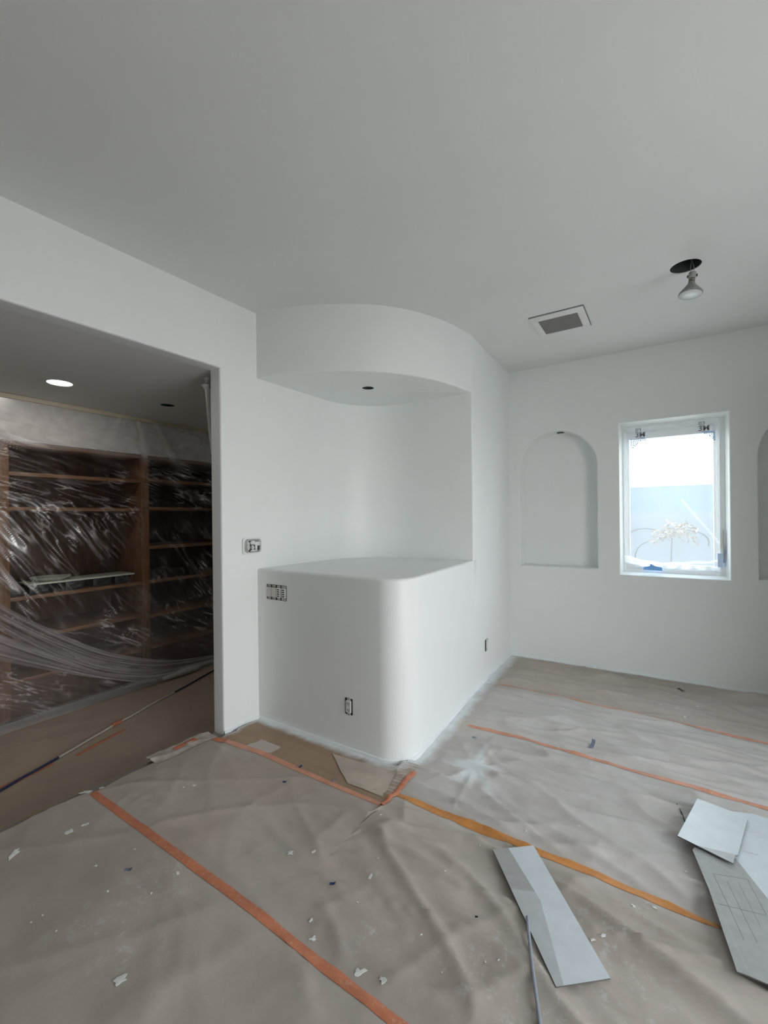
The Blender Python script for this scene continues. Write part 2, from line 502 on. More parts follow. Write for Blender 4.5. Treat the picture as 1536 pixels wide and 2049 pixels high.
b.loft(rings)
top = rings[-1][:]
b.add(top + [V((-2.62, YB, HC)), V((-2.62, 2.17, HC))], [list(range(len(top) + 2))])
# soffit
sp = [p for p in catmull([(-2.475, 2.178, 0), (-2.29, 2.208, 0), (-2.08, 2.288, 0), (-1.86, 2.41, 0), (-1.675, 2.555, 0), (-1.535, 2.735, 0), (-1.437, 2.93, 0), (-1.367, 3.15, 0), (xc(3.42), 3.42, 0)], 6)]
for y in [3.43, 3.6, 3.8, 4.0, 4.2, 4.4, YB]: sp.append(V((xc(y), y, 0)))
sn = inward(sp)
rings = [[p + V((0, 0, H)) for p in sp], [p + V((0, 0, HS + .2)) for p in sp]]
for k in range(6):
    a = math.pi / 2 * k / 5
    rings.append([p + n * (rad(p, .014) * (1 - math.cos(a))) + V((0, 0, HS + rad(p, .014) * (1 - math.sin(a)))) for p, n in zip(sp, sn)])
b.loft(rings)
CANS = (-1.948, 2.832, .046)
so = [(p.x, p.y) for p in rings[-1]] + [(-2.62, YB), (-2.62, 2.178)]
wall_face(b, so, [(circle2(*CANS, 28), 0, .004, 0)], lambda u, v, d: V((u, v, HS + d)))
# inner curved wall of the alcove and the pier beside it
ip = [V((xa(2.6), 2.6, 0)), V((xa(2.75), 2.75, 0))]
RN = .52; YN = 3.413
for k in range(19):
    a = math.pi / 2 * k / 18
    ip.append(V((xa(YN - RN) + .012 + RN - RN * math.cos(a) - .012 * (1 - k / 18), YN - RN + RN * math.sin(a), 0)))
ip.append(V((-1.6, YN, 0)))
re = .013
for k in range(6):
    a = math.pi / 2 * k / 5
    ip.append(V((xc(3.43) - re + re * math.sin(a), YN + re - re * math.cos(a), 0)))
for y in [3.6, 3.8, 4.0, 4.2, 4.4, YB]: ip.append(V((xc(y), y, 0)))
b.loft([[p + V((0, 0, z)) for p in ip] for z in (HC, HC + .4, HS - .4, HS)])
struct(b.make('wall_alcove', WALL, angle=40), 'white rounded alcove with a counter below and a curved soffit above')

# baseboards: thin flat strips
def strip_path(name, pts, hgt, th, mat):
    b = B(); n = inward(pts)
    b.loft([[p + q * 0 + V((0, 0, .0)) - q * th for p, q in zip(pts, n)], [p - q * th + V((0, 0, hgt)) for p, q in zip(pts, n)], [p + V((0, 0, hgt + .002)) for p, q in zip(pts, n)]])
    return struct(b.make(name, mat))
strip_path('baseboard_alcove', path, .026, .006, TRIM)
yb0 = (YE - YF) / math.cos(AA)
strip_path('baseboard_left', [PA(yb0, 0), PA(yb0 + .15, 0), PA(.0, 0)], .028, .008, TRIM)
strip_path('baseboard_back', [V((-1.36, YB, 0)), V((0, YB, 0)), V((XR, YB, 0))], .026, .006, TRIM)
# sunken hall
b = B(); b.box(-5.2, -3.0, STEP - .1, e0.x + .25, 4.9, STEP - .003)
struct(b.make('floor_hall', CONC))
HL1 = (-3.718, 1.445, .078); HL2 = (-3.685, 2.25, .058)
b = B()
wall_face(b, [(-5.2, -3.0), (PA(-5.3, 0, .06).x, -3.0), (PA(0, 0, .06).x, YF), (PA(2.3, 0, .06).x, 4.4), (-5.2, 4.4)], [(circle2(*HL1, 32), 0, .02, 0), (circle2(*HL2, 28), 0, .004, 0)], lambda u, v, d: V((u, v, HD + .002 + d)))
b.box(-5.2, -3.0, HD + .2, -2.62, 4.4, HD + .22)
struct(b.make('ceiling_hall', CEIL))
b = B()
b.box(-5.2, -3.0, STEP - .1, -5.1, 4.4, HD + .2)
b.box(-5.1, -3.0, STEP - .1, -2.7, -2.9, HD + .2); b.box(-5.1, 4.3, STEP - .1, -2.55, 4.4, HD + .2)
b.box(-5.1, -2.9, 2.09, -4.44, 4.3, HD + .1)
struct(b.make('wall_hall', WALL), 'white wall above the shelving in the dark hall')
# outside: patio and garden wall
b = B(); b.box(-14, -14, -.35, 24, 24, -.3)
struct(b.make('ground_outside', GROUND))
b = B(); b.box(-5, 8.2, -.3, 6, 8.4, 1.46)
struct(b.make('garden_wall', GARDENW), 'pale grey garden wall outside the window')

b = B(); b.box(-6, 15, -.3, 8, 15.3, 2.25)  # panel added to give the window view its pale blue horizon haze
struct(b.make('low_sky_panel', LOWSKY), 'pale blue panel standing in for low hazy sky beyond the garden wall')

# ================================================================== WINDOW
W = empty('window_1', (.033, YB + .12, .892)); struct(W, 'white framed window masked with clear film')
YW = YB + .108
def ring(b, x0, z0, x1, z1, w, y0, y1, wl=None, wr=None, wb_=None):
    wl = wl or w; wr = wr or w; wb_ = wb_ or w
    b.rbox(x0, y0, z0, x0 + wl, y1, z1, .004); b.rbox(x1 - wr, y0, z0, x1, y1, z1, .004)
    b.rbox(x0 + wl - .002, y0, z1 - w, x1 - wr + .002, y1, z1, .004); b.rbox(x0 + wl - .002, y0, z0, x1 - wr + .002, y1, z0 + wb_, .004)
def wpart(b, name, mat, par=None):
    o = b.make(name, mat, par or W); o.data.transform(Matrix.Translation(-W.location)); return o
b = B(); ring(b, -.354, .900, .420, 2.252, .036, YW, YW + .08, wl=.034, wr=.05); wpart(b, 'window_frame', VINYL)
b = B(); ring(b, -.322, .935, .372, 2.218, .098, YW + .014, YW + .06, wl=.034, wr=.04, wb_=.05); wpart(b, 'window_sash', VINYL)
b = B(); b.box(-.295, YW + .035, .975, .335, YW + .039, 2.178); wpart(b, 'window_pane', GLASS)
b = B(); b.rbox(.380, YW - .012, 1.02, .398, YW + .003, 1.16, .004); b.rbox(.383, YW - .022, 1.09, .395, YW - .008, 1.30, .004); wpart(b, 'window_handle', GREYP)
b = B(); b.rbox(.352, YW - .026, .985, .388, YW - .022, 1.10, .0015, Matrix.Identity(4)); b.rbox(.400, YW - .006, .99, .414, YW - .002, 1.13, .0015); wpart(b, 'masking_flap', simple('pale_blue_tape', (.58, .69, .90), .6))
# the film, creased and sagging along the bottom
def grid_mesh(name, nu, nv, fpos, fattr, attrs, mat, parent=None):
    vs = []; at = {k: [] for k in attrs}
    for j in range(nv + 1):
        for i in range(nu + 1):
            u, v = i / nu, j / nv
            vs.append(fpos(u, v))
            r = fattr(u, v)
            for k, x in zip(attrs, r): at[k].append(x)
    fs = [[j * (nu + 1) + i, j * (nu + 1) + i + 1, (j + 1) * (nu + 1) + i + 1, (j + 1) * (nu + 1) + i] for j in range(nv) for i in range(nu)]
    me = bpy.data.meshes.new(name); me.from_pydata([tuple(v) for v in vs], [], fs); me.materials.append(mat)
    for k in attrs:
        a = me.attributes.new(k, 'FLOAT', 'POINT'); a.data.foreach_set('value', at[k])
    me.polygons.foreach_set('use_smooth', [True] * len(me.polygons)); me.update()
    return link(name, me, parent)
fx0, fx1, fz0, fz1 = -.335, .372, .945, 2.232
def sagline(x): return .968 + .045 * max(0, (-.05 - x) / .25) ** 1.5 + .004 * math.sin(x * 40)
def fpos(u, v):
    x = fx0 + (fx1 - fx0) * u
    z = sagline(x) - .03 + (fz1 - sagline(x) + .03) * v
    r = .004 * noise.noise(V((x * 5, z * 3, 1))) + .004 * math.sin((z - sagline(x)) * 120) * math.exp(-((z - sagline(x)) / .03) ** 2)
    e = min(u, 1 - u, v + .04, 1 - v)
    return V((x, YW - .008 - .032 * min(1, e / .10) ** .6 + r, z)) - W.location
def fcr(u, v):
    x = fx0 + (fx1 - fx0) * u; z = sagline(x) - .03 + (fz1 - sagline(x) + .03) * v
    dz = z - sagline(x)
    c = .9 * math.exp(-(dz / .012) ** 2) * (.6 + .4 * math.sin(x * 60)) + .35 * math.exp(-((dz - .03 - .1 * max(0, x)) / .008) ** 2)
    edge = min(u, 1 - u, 1 - v)
    c += .22 * math.exp(-(edge / .05) ** 2)
    d1 = (x - .20) * .82 + (z - 1.42) * .57                     # long diagonal creases on the right
    c += .25 * math.exp(-(d1 / .004) ** 2) * (1 if x > .1 and z < 1.6 else 0)
    return (max(0, min(.45, c)),)
film = grid_mesh('window_film', 70, 120, fpos, fcr, ['crease_glint'], FILMW, W)
# print on the film: maker mark in both top corners with small print below
def text_mesh(name, body, size, loc, mat, parent, shear=0):
    cu = bpy.data.curves.new(name, 'FONT'); cu.body = body; cu.size = size; cu.extrude = .0004; cu.offset = size * .026
    o = bpy.data.objects.new(name, cu); COL.objects.link(o)
    dg = bpy.context.evaluated_depsgraph_get()
    me = bpy.data.meshes.new_from_object(o.evaluated_get(dg))
    bpy.data.objects.remove(o)
    me.transform(Matrix.Translation(loc) @ Matrix.Rotation(math.pi / 2, 4, 'X'))
    me.materials.clear(); me.materials.append(mat)
    return link(name, me, parent)
for x, z in ((-.238, 2.130), (.226, 2.134)):
    text_mesh('film_lettering', '3M', .063, V((x, YW - .043, z)) - W.location, PRINT, film)
    b = B(); y = YW - .043
    b.box(x + .004, y, z + .052, x + .010, y + .001, z + .078); b.box(x + .040, y, z + .052, x + .046, y + .001, z + .078)
    b.box(x + .010, y, z + .071, x + .040, y + .001, z + .076); b.box(x + .012, y, z + .052, x + .030, y + .001, z + .056)
    b.box(x + .016, y, z + .060, x + .024, y + .001, z + .067); b.box(x + .024, y, z - .010, x + .075, y + .001, z - .006)
    wpart(b, 'film_symbol', PRINT, film)
b = B(); y = YW - .0445
for k in range(7):
    z = 2.106 - k * .012
    w = (.12, .105, .075, .06, .045, .03, .02)[k]
    x = -.275
    while x < -.275 + w:
        l = random.uniform(.008, .02); b.box(x, y, z, x + l, y + .0008, z + .0102); x += l + .002
    x = .345 - w * .75
    while x < .343:
        l = random.uniform(.008, .018); b.box(x, y, z + .01, min(x + l, .345), y + .0008, z + .0202); x += l + .002
o = wpart(b, 'small_print', PRINTB, film); o['kind'] = 'stuff'
b = B(); b.prism([(-.185, .938), (-.04, .934), (-.043, .965), (-.09, .972), (-.128, .993), (-.136, .970), (-.18, .962)], 0, .002)
bt = b.make('blue_tape_tab', BLUEL, W); bt.data.transform(Matrix.Translation(V((0, YW - .046, 0)) - W.location) @ Matrix.Rotation(math.pi / 2, 4, 'X'))
# shrub with bare branches outside, against the garden wall
sh = empty('shrub', (.05, 7.9, -.3), 'dry tan shrub with thin dark branches outside the masked window', 'shrub')
b = B()
for k in range(260):
    a = random.uniform(0, 6.28); rr = random.uniform(0, 1) ** .5
    c = V((.08 + .30 * rr * math.cos(a), 7.9 + .15 * rr * math.sin(a), 1.17 + .10 * math.sin(a * 1.7) * rr + random.uniform(-.10, .10)))
    d = V((random.uniform(-1, 1), random.uniform(-1, 1), random.uniform(-1, 1))).normalized() * .035
    e = d.cross(V((random.uniform(-1, 1), random.uniform(-1, 1), random.uniform(-1, 1)))).normalized() * .014
    b.add([c - d, c + e, c + d, c - e], [[0, 1, 2, 3]])
o = b.make('foliage', SHRUBM, sh); o.data.transform(Matrix.Translation(-sh.location)); o['kind'] = 'stuff'
for pts in ([(.05, 7.9, -.3), (.04, 7.9, .5), (.06, 7.9, 1.12)], [(-.1, 7.9, 1.19), (-.3, 7.9, 1.22), (-.47, 7.9, 1.17), (-.49, 7.9, 1.06)],
            [(.2, 7.9, 1.2), (.38, 7.9, 1.17), (.49, 7.9, 1.08), (.50, 7.9, .97)], [(-.25, 7.9, 1.02), (-.36, 7.9, .95), (-.42, 7.9, .82), (-.42, 7.9, .68)]):
    b = B(); b.tube(catmull(pts, 5), .009, 6); o = b.make('branch', TWIGM, sh); o.data.transform(Matrix.Translation(-sh.location))

# ================================================================== FLOOR PAPER
def ty1(x): return 1.088 - .022 * (x + 1.5)
def ty2(x): return interp(x, [(-1.158, 1.925), (-.63, 1.90), (-.233, 1.893), (.139, 1.882), (2, 1.83)])
def ty3(x): return interp(x, [(-1.154, 2.825), (-.613, 2.801), (-.091, 2.773), (.391, 2.749), (2, 2.68)])
def ty4(x): return interp(x, [(-1.19, 3.635), (-.269, 3.613), (.508, 3.549), (2, 3.43)])
def tyL(x): return 1.822 if x < -1.185 else ty2(x)
BUMPS = []
for ang, ln in ((.15, .45), (.8, .30), (1.5, .28), (2.2, .35), (2.9, .30), (-.6, .40), (-1.5, .3), (-2.3, .25)):
    BUMPS.append((-.905, 2.31, ang, ln))
def ridge(x, y, ang, fx, fy, seed, sharp, warp=.5):
    c, s = math.cos(ang), math.sin(ang)
    u = x * c + y * s; v = -x * s + y * c
    w = noise.noise(V((u * .9, v * .9, seed + 20))) * warp
    n = noise.noise(V((u * fx + seed * 3.1, (v + w * .25) * fy, seed)))
    return max(0.0, 1 - abs(n) * 1.6) ** sharp
def aniso2(x, y, ang, fu, fv, seed):
    c, t = math.cos(ang), math.sin(ang)
    u = x * c + y * t; v = -x * t + y * c
    v += .10 * noise.noise(V((u * 1.3, v * 1.3, seed + 40)))
    return noise.noise(V((u * fu, v * fv, seed)))
def hgt(x, y):
    right = min(1, max(0, (x + 1.6) / .7)) * min(1, max(.25, (y - .75) / .7))
    far = min(1, max(0, (y - 1.75) / .3))
    z = .022 + .005 * noise.noise(V((x * 2.1, y * 2.1, 3))) + .0025 * noise.noise(V((x * 5, y * 5, 9)))
    z += (.0040 + .0150 * right) * aniso2(x, y, -.16 - .22 * (1 - far), 1.3, 6.5, 21)
    z += (.0018 + .0085 * right) * aniso2(x, y, .05 - .15 * (1 - far), 2.2, 13, 23)
    z += (.004 + .016 * right) * ridge(x, y, -.10 - .25 * (1 - far), .85, 3.9, 1.3, 6)
    z += .014 * right * ridge(x, y, .18, 1.1, 7.0, 4.7, 9)
    z += .012 * right * ridge(x, y, -.38, 1.4, 5.2, 31.7, 10)
    z += .006 * right * ridge(x, y, -.12, 2.2, 11.0, 36.7, 8)
    z += .006 * (1 - .6 * far) * ridge(x, y, .75, 1.0, 2.9, 8.2, 7)
    z += .004 * (1 - far) * ridge(x, y, -.5, 1.2, 3.6, 12.2, 7)
    z += .002 * (1 - far) * ridge(x, y, 1.3, 1.6, 5.0, 15.2, 9)
    for bx, by, a, l in BUMPS:
        dx, dy = x - bx, y - by
        if abs(dx) < .6 and abs(dy) < .6:
            u = dx * math.cos(a) + dy * math.sin(a); v = -dx * math.sin(a) + dy * math.cos(a)
            if u > 0: z += .010 * math.exp(-(v / .016) ** 2) * math.exp(-(u / l) ** 2) * min(1, u / .05)
    # tape and wall edges hold the paper flat
    k = 1.0
    for ty in ((ty1,) if y < 1.5 else (ty2, tyL) if y < 2.4 else (ty3,) if y < 3.2 else (ty4,)):
        k = min(k, .45 + .55 * min(1, abs(y - ty(x)) / .09))
    d = YB - y
    if y > 2.25: d = min(d, x - xc(y))
    elif x < -1.3: d = min(d, 2.17 - y)
    k = min(k, max(.0, min(1, d / .14)))
    return max(.0015, .004 + (z - .004) * k)
def wall_dist(x, y):
    """distance from the foot of the walls"""
    d = 9
    for p, q in zip(path, path[1:]):
        ab = q - p; t = max(0, min(1, ((x - p.x) * ab.x + (y - p.y) * ab.y) / ab.length_squared))
        d = min(d, math.hypot(x - p.x - ab.x * t, y - p.y - ab.y * t) * (.8 if p.x > -1.45 else 1.25))
    d = min(d, (YB - y) * 1.6)
    p0 = PA(yb0, 0)
    if y > p0.y - .1: d = min(d, max(abs(x - xa(y)), p0.y - y) * 1.5)
    return d
SMEAR = [(-.30, 1.35, .22), (-.20, 1.62, .13), (-.05, 1.83, .08), (-.50, 1.30, .15), (-2.28, .93, .09), (-1.75, 1.05, .10), (-2.1, 1.2, .1), (-.85, 1.2, .08), (-1.0, 1.43, .06), (-1.6, .8, .2), (.05, 1.4, .15)]
def white_amount(x, y):
    d = wall_dist(x, y)
    n = noise.noise(V((x * 9, y * 9, 5))) * .022 + noise.noise(V((x * 30, y * 30, 5))) * .016
    s = max(0, min(1, 1.15 - (d + n) / .085)) ** .9
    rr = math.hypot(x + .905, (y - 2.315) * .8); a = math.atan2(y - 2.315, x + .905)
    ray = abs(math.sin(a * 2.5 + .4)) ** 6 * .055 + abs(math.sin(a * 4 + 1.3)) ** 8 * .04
    s = max(s, min(1.8, 1.9 * math.exp(-(rr / (.062 + ray)) ** 1.3)))  # white star spot with rays, beside the counter corner
    # drifted mist of paint over the sheets right of the counter, thinner elsewhere; a dry patch in front of the counter missed it
    far = min(1, max(0, (y - 1.80) / .25)) * min(1, max(0, (3.62 - y) / .12)) * min(1, max(0, (x + 1.35) / .35))
    m = .04 + .30 * far + .06 * noise.noise(V((x * 2.5, y * 2.5, 14)))
    e = ((x + 1.86) / .36) ** 2 + ((y - 1.66) / .19) ** 2 + .5 * noise.noise(V((x * 5, y * 5, 2)))
    m *= min(1, max(.0, (e - .75) * 3))
    return max(s, m)
def smear(x, y):
    return min(1, sum(math.exp(-(((x - a) ** 2 + (y - c) ** 2) / r ** 2)) for a, c, r in SMEAR))
def frange(a, b_, st):
    n = max(1, int(math.ceil((b_ - a) / st))); return [a + (b_ - a) * i / n for i in range(n + 1)]
def inside_alcove(x, y): return y > 2.2 and x < xc(y) - .03
def paper(name, xs, ny, ylo, yhi, lift, mat, label, group='sheets of brown floor paper'):
    vs = []; at1 = []; at2 = []
    nx = len(xs)
    for j in range(ny + 1):
        for x in xs:
            y = ylo(x) + (yhi(x) - ylo(x)) * j / ny
            vs.append((x, y, hgt(x, y) + lift)); at1.append(white_amount(x, y)); at2.append(smear(x, y))
    fs = []
    for j in range(ny):
        for i in range(nx - 1):
            q = [j * nx + i, j * nx + i + 1, (j + 1) * nx + i + 1, (j + 1) * nx + i]
            cxx = sum(vs[k][0] for k in q) / 4; cyy = sum(vs[k][1] for k in q) / 4
            if not inside_alcove(cxx, cyy): fs.append(q)
    me = bpy.data.meshes.new(name); me.from_pydata(vs, [], fs); me.materials.append(mat)
    for k, a in (('spray_and_star', at1), ('smear', at2)):
        t = me.attributes.new(k, 'FLOAT', 'POINT'); t.data.foreach_set('value', a)
    me.polygons.foreach_set('use_smooth', [True] * len(me.polygons)); me.update()
    return tag(link(name, me), label, 'paper')
DX = .014
xfine = frange(-2.52, .95, DX) + frange(.95, XR - .02, .12)[1:]
xedge = [-2.572] + xfine
xr = frange(-1.40, .95, DX) + frange(.95, XR - .02, .12)[1:]
paper('floor_paper', frange(-2.55, .95, .022) + frange(.95, XR - .02, .15)[1:], 90, lambda x: -.6, ty1, 0, PAPER, 'scuffed brown floor paper in the foreground, nearest the camera, left of the long red tape')
paper('floor_paper', xfine, 56, ty1, tyL, 0, PAPER, 'brown floor paper between the long red tape and the bright orange tape')
paper('floor_paper', xr, 66, ty2, ty3, 0, PAPER, 'wrinkled brown floor paper with the white star beside the counter corner')
paper('floor_paper', xr, 58, ty3, ty4, 0, PAPER, 'wrinkled brown floor paper between the two thin pink tapes further back')
paper('floor_paper', xr, 60, ty4, lambda x: YB - .004, 0, PAPER, 'brown floor paper along the foot of the window wall')
xp = frange(-2.447, -1.185, .018)
paper('floor_paper', xp, 24, lambda x: 1.822, lambda x: 2.19, .0, PAPER2, 'smooth browner paper patch at the foot of the counter inside the angled tape')
# pale offcut lying on that patch
def flat_sheet(name, poly, dz, th, mat, n=10):
    """a thin quad sheet draped on the paper"""
    bb = B(); p = [V((x, y, 0)) for x, y in poly]; rings = []
    for j in range(n + 1):
        a = p[0].lerp(p[3], j / n); c = p[1].lerp(p[2], j / n); r = []
        for i in range(n + 1):
            q = a.lerp(c, i / n); r.append(V((q.x, q.y, hgt(q.x, q.y) + dz)))
        rings.append(r)
    bb.loft(rings)
    bb.loft([[q - V((0, 0, th)) for q in r] for r in rings][::-1])
    return bb.make(name, mat)
o = recentre(flat_sheet('paper_offcut', [(-2.225, 1.800), (-2.018, 1.862), (-2.021, 1.945), (-2.197, 1.950)], .002, .0005, simple('pale_paper', (.50, .45, .40), .6, var=.05)))
tag(o, 'pale paper offcut lying on the brown patch at the foot of the counter', 'paper')
o = recentre(flat_sheet('paper_offcut', [(-1.70, 2.05), (-1.44, 1.86), (-1.218, 1.86), (-1.27, 2.09)], .0045, .0005, simple('creased_paper', (.47, .40, .325), .6, var=.12, scale=9, bmp=.3, bscale=25), 14))
tag(o, 'creased tan paper piece under the rounded corner of the counter', 'paper')
# white paper flap over the step edge beside the door jamb
b = B(); rings = []
for j in range(9):
    r = []
    for i in range(15):
        s = -.75 + .40 * i / 14; d = .115 - .12 * j / 8
        p = PA(s, 0, d); z = hgt(p.x, p.y) + .004 + .022 * max(0, noise.noise(V((s * 14, d * 26, 2)))) * (1 if j < 7 else .4)
        r.append(V((p.x, p.y, z)))
    rings.append(r)
b.loft(rings)
tag(recentre(b.make('paper_flap', simple('whitened_paper', (.47, .43, .38), .6, var=.3, scale=18))), 'crumpled whitened paper flap on the step edge beside the door jamb', 'paper')

# ---- tape
def tape(pts, w, mat, label, lift=.0035, name='masking_tape', hf=hgt, cut=True):
    pts = [V((x, y, 0)) for x, y in pts]; dense = []
    for a, c in zip(pts, pts[1:]):
        n = max(2, int((c - a).length / .016))
        dense += [a.lerp(c, k / n) for k in range(n)]
    dense.append(pts[-1])
    b = B(); rings = []
    for i, p in enumerate(dense):
        t = (dense[min(i + 1, len(dense) - 1)] - dense[max(0, i - 1)]).normalized(); nn = V((-t.y, t.x, 0))
        jit = .05 * noise.noise(V((p.x * 7, p.y * 7, 3)))
        r = []
        for k in range(7):
            q = p + nn * (w * (k / 6 - .5) * (1 + jit * (2 if k in (0, 6) else 0)))
            rid = .0035 * max(0, noise.noise(V((p.x * 2, p.y * 2, 7))) + .35) * (1 if k == 3 else .35 if k in (2, 4) else 0)
            r.append(V((q.x, q.y, hf(q.x, q.y) + lift + rid - (.002 if k in (0, 6) else 0))))
        rings.append(r)
    b.loft(rings)
    return tag(recentre(b.make(name, mat, angle=70)), label, 'tape')
tape([(-2.525, ty1(-2.52)), (-1.43, 1.085), (-.683, 1.05), (-.2, 1.04)], .036, TAPE_R, 'long red orange tape in the foreground running down from the step edge')
tape([(-1.165, 1.925), (-.63, 1.898), (-.233, 1.893), (.139, 1.882)], .036, TAPE_O, 'bright orange tape from the counter corner toward the big grey board')
tape([(-1.15, 2.825), (-.613, 2.801), (-.091, 2.773), (.391, 2.749), (.9, 2.73)], .030, TAPE_P, 'pink orange tape across the floor just beyond the white star')
tape([(-1.19, 3.635), (-.269, 3.613), (.508, 3.549), (.9, 3.53)], .027, TAPE_P, 'thin pale pink tape across the floor nearest the window wall')
tape([(-2.43, 1.822), (-2.09, 1.838), (-1.6, 1.822), (-1.185, 1.812)], .036, TAPE_P, 'faded pink tape strip bordering the brown patch in front of the counter')
tape([(-1.185, 1.797), (-1.183, 2.125)], .034, TAPE_R, 'short red tape strip meeting the faded pink strip below the counter corner', lift=.0045)
tape([(-2.555, 1.57), (-2.545, 1.72)], .04, TAPE_R, 'short red tape scrap on the step edge beside the door jamb', lift=.012)
tape([(-2.47, 1.80), (-2.385, 1.82)], .045, TAPE_R, 'dark red end of tape right in front of the door jamb', lift=.0055)

# ---- hall floor
def hgth(x, y): return STEP + .004 + .004 * noise.noise(V((x * 3, y * 3, 30))) + .006 * ridge(x, y, 1.2, .8, 3, 33, 6)
b = B(); rings = []
for j in range(61):
    y = -.9 + 4.9 * j / 60
    rings.append([V((x, y, hgth(x, y))) for x in frange(-3.50, PA(0, 0, .107).x - .03 + (y - YF) * .0377, .04)])
n = min(len(r) for r in rings); b.loft([r[:n] for r in rings])
def hall_sheet(x0, x1, label):
    b = B(); rings = []
    for j in range(91):
        y = -.9 + 5.0 * j / 90
        a, c = x0(y), x1(y); rings.append([V((a + (c - a) * i / 24, y, hgth(a + (c - a) * i / 24, y))) for i in range(25)])
    b.loft(rings); tag(b.make('floor_paper', PAPERH), label, 'paper')
def seam(y): return -3.27 - .26 * (y - .95)
hall_sheet(lambda y: -4.36, lambda y: seam(y), 'brown floor paper in the hall beyond the blue and white cable')
hall_sheet(lambda y: seam(y), lambda y: PA((y - YF) / math.cos(AA), 0, .105).x - .004, 'brown floor paper in the hall on the near side of the cable')
def hp(y, off=0): return (seam(y) + off, y)
tape([hp(.6, -.06), hp(1.25, -.055)], .05, TAPE_R, 'red tape beside the blue end of the cable on the hall floor', hf=hgth)
tape([hp(1.38, .01), hp(1.75, .005)], .03, TAPE_R, 'red tape under the white middle of the cable on the hall floor', hf=hgth)
tape([(-4.17, .9), (-4.22, 1.75)], .05, TAPE_P, 'faded tape along the foot of the plastic sheet, left stretch', hf=hgth)
tape([(-4.27, 2.1), (-4.33, 3.1)], .05, TAPE_R, 'red tape along the foot of the plastic sheet, right stretch', hf=hgth)
# the cable: blue ends, white middle
cb = empty('extension_cable', (-3.6, 1.9, STEP), 'thin blue and white cable lying along the hall floor', 'cable')
def cpt(y): 
    x = interp(y, [(.5, -3.17), (.957, -3.307), (1.311, -3.435), (1.698, -3.583), (2.49, -3.845), (2.913, -4.0), (3.3, -4.12)]) + .02 * math.sin(y * 2.2) * .3
    return V((x, y, hgth(x, y) + .009)) - cb.location
for nm, y0, y1, mt, r in (('blue_length', .5, 1.30, CABLEB, .0085), ('white_length', 1.30, 2.36, CABLEW, .007), ('blue_length', 2.36, 3.3, CABLEB, .007)):
    b = B(); b.tube([cpt(y) for y in frange(y0, y1, .05)], r, 8); b.make(nm, mt, cb)
b = B(); b.tube([cpt(y) for y in frange(1.72, 1.80, .04)], .013, 8); b.make('tape_wrap', TAPE_R, cb)

# ================================================================== HALL SHELVING
XCAB = -4.44
cab = empty('shelving_unit', (-4.7, 2.0, STEP), 'dark brown wooden shelving behind the clear plastic sheet in the hall', 'shelving')
def cpart(name, bx, mat, r=.003):
    b = B(); b.rbox(*bx, r); o = b.make(name, mat, cab); o.data.transform(Matrix.Translation(-cab.location)); return o
posts = [-.95, .2, 1.325, 2.462, 3.6]
for y in posts: cpart('post', (-5.07, y - .04, STEP, XCAB, y + .04, 2.08), WOOD)
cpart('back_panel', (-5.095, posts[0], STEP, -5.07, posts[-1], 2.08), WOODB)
cpart('top_board', (-5.08, posts[0] - .04, 2.05, XCAB - .006, posts[-1] + .04, 2.085), WOODH)
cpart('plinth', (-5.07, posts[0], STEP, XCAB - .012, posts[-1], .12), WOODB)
for y0, y1 in zip(posts, posts[1:]):
    right = y0 > 2.4
    for z in ([1.84, 1.55, 1.15, .80, .45, .13] if right else [1.82, 1.535, .80, .47, .13]):
        cpart('shelf', (-5.07, y0 + .04, z - .016, XCAB - .004, y1 - .04, z + .016), WOODH)
# goods on the middle shelf
zs = .817
for k, (y, l) in enumerate(((1.40, .13), (1.58, .16), (1.84, .15), (2.07, .16), (2.25, .14))):
    b = B(); b.rbox(-4.76, y - l / 2, zs, -4.47, y + l / 2, zs + .075, .004)
    b.rbox(-4.465, y - l / 2 + .03, zs + .02, -4.462 - .004, y + l / 2 - .03, zs + .05, .001)
    tag(recentre(b.make('storage_box', BLACKP)), ['black box at the left post end of the shelf behind the plastic', 'black box under the pale dish on the shelf behind the plastic', 'middle black box of the row on the shelf behind the plastic',
        'black box right of the middle of the row behind the plastic', 'black box nearest the dividing post behind the plastic'][k], 'box', 'black boxes on the shelf behind the plastic')
b = B(); b.rbox(-4.74, 1.50, zs + .077, -4.46, 2.36, zs + .092, .004)
tag(recentre(b.make('pale_board', DISH)), 'long pale board lying across the black boxes behind the plastic', 'board')
b = B(); b.lathe([(.05, 0), (.10, .004), (.145, .028), (.15, .032), (.142, .032), (.098, .010), (.02, .008)], 32, Matrix.Translation(V((-4.6, 1.70, zs + .093))))
tag(recentre(b.make('shallow_dish', DISH)), 'pale shallow dish on the board behind the plastic sheet', 'dish')
for k, (y, l) in enumerate(((2.60, .16), (2.82, .18), (3.05, .16))):
    b = B(); b.rbox(-4.76, y - l / 2, zs, -4.48, y + l / 2, zs + .09, .004)
    tag(recentre(b.make('storage_box', BLACKP)), ['black box just right of the dividing post behind the plastic', 'second black box right of the dividing post behind the plastic', 'black box nearest the door jamb behind the plastic'][k], 'box', 'black boxes on the shelf behind the plastic')

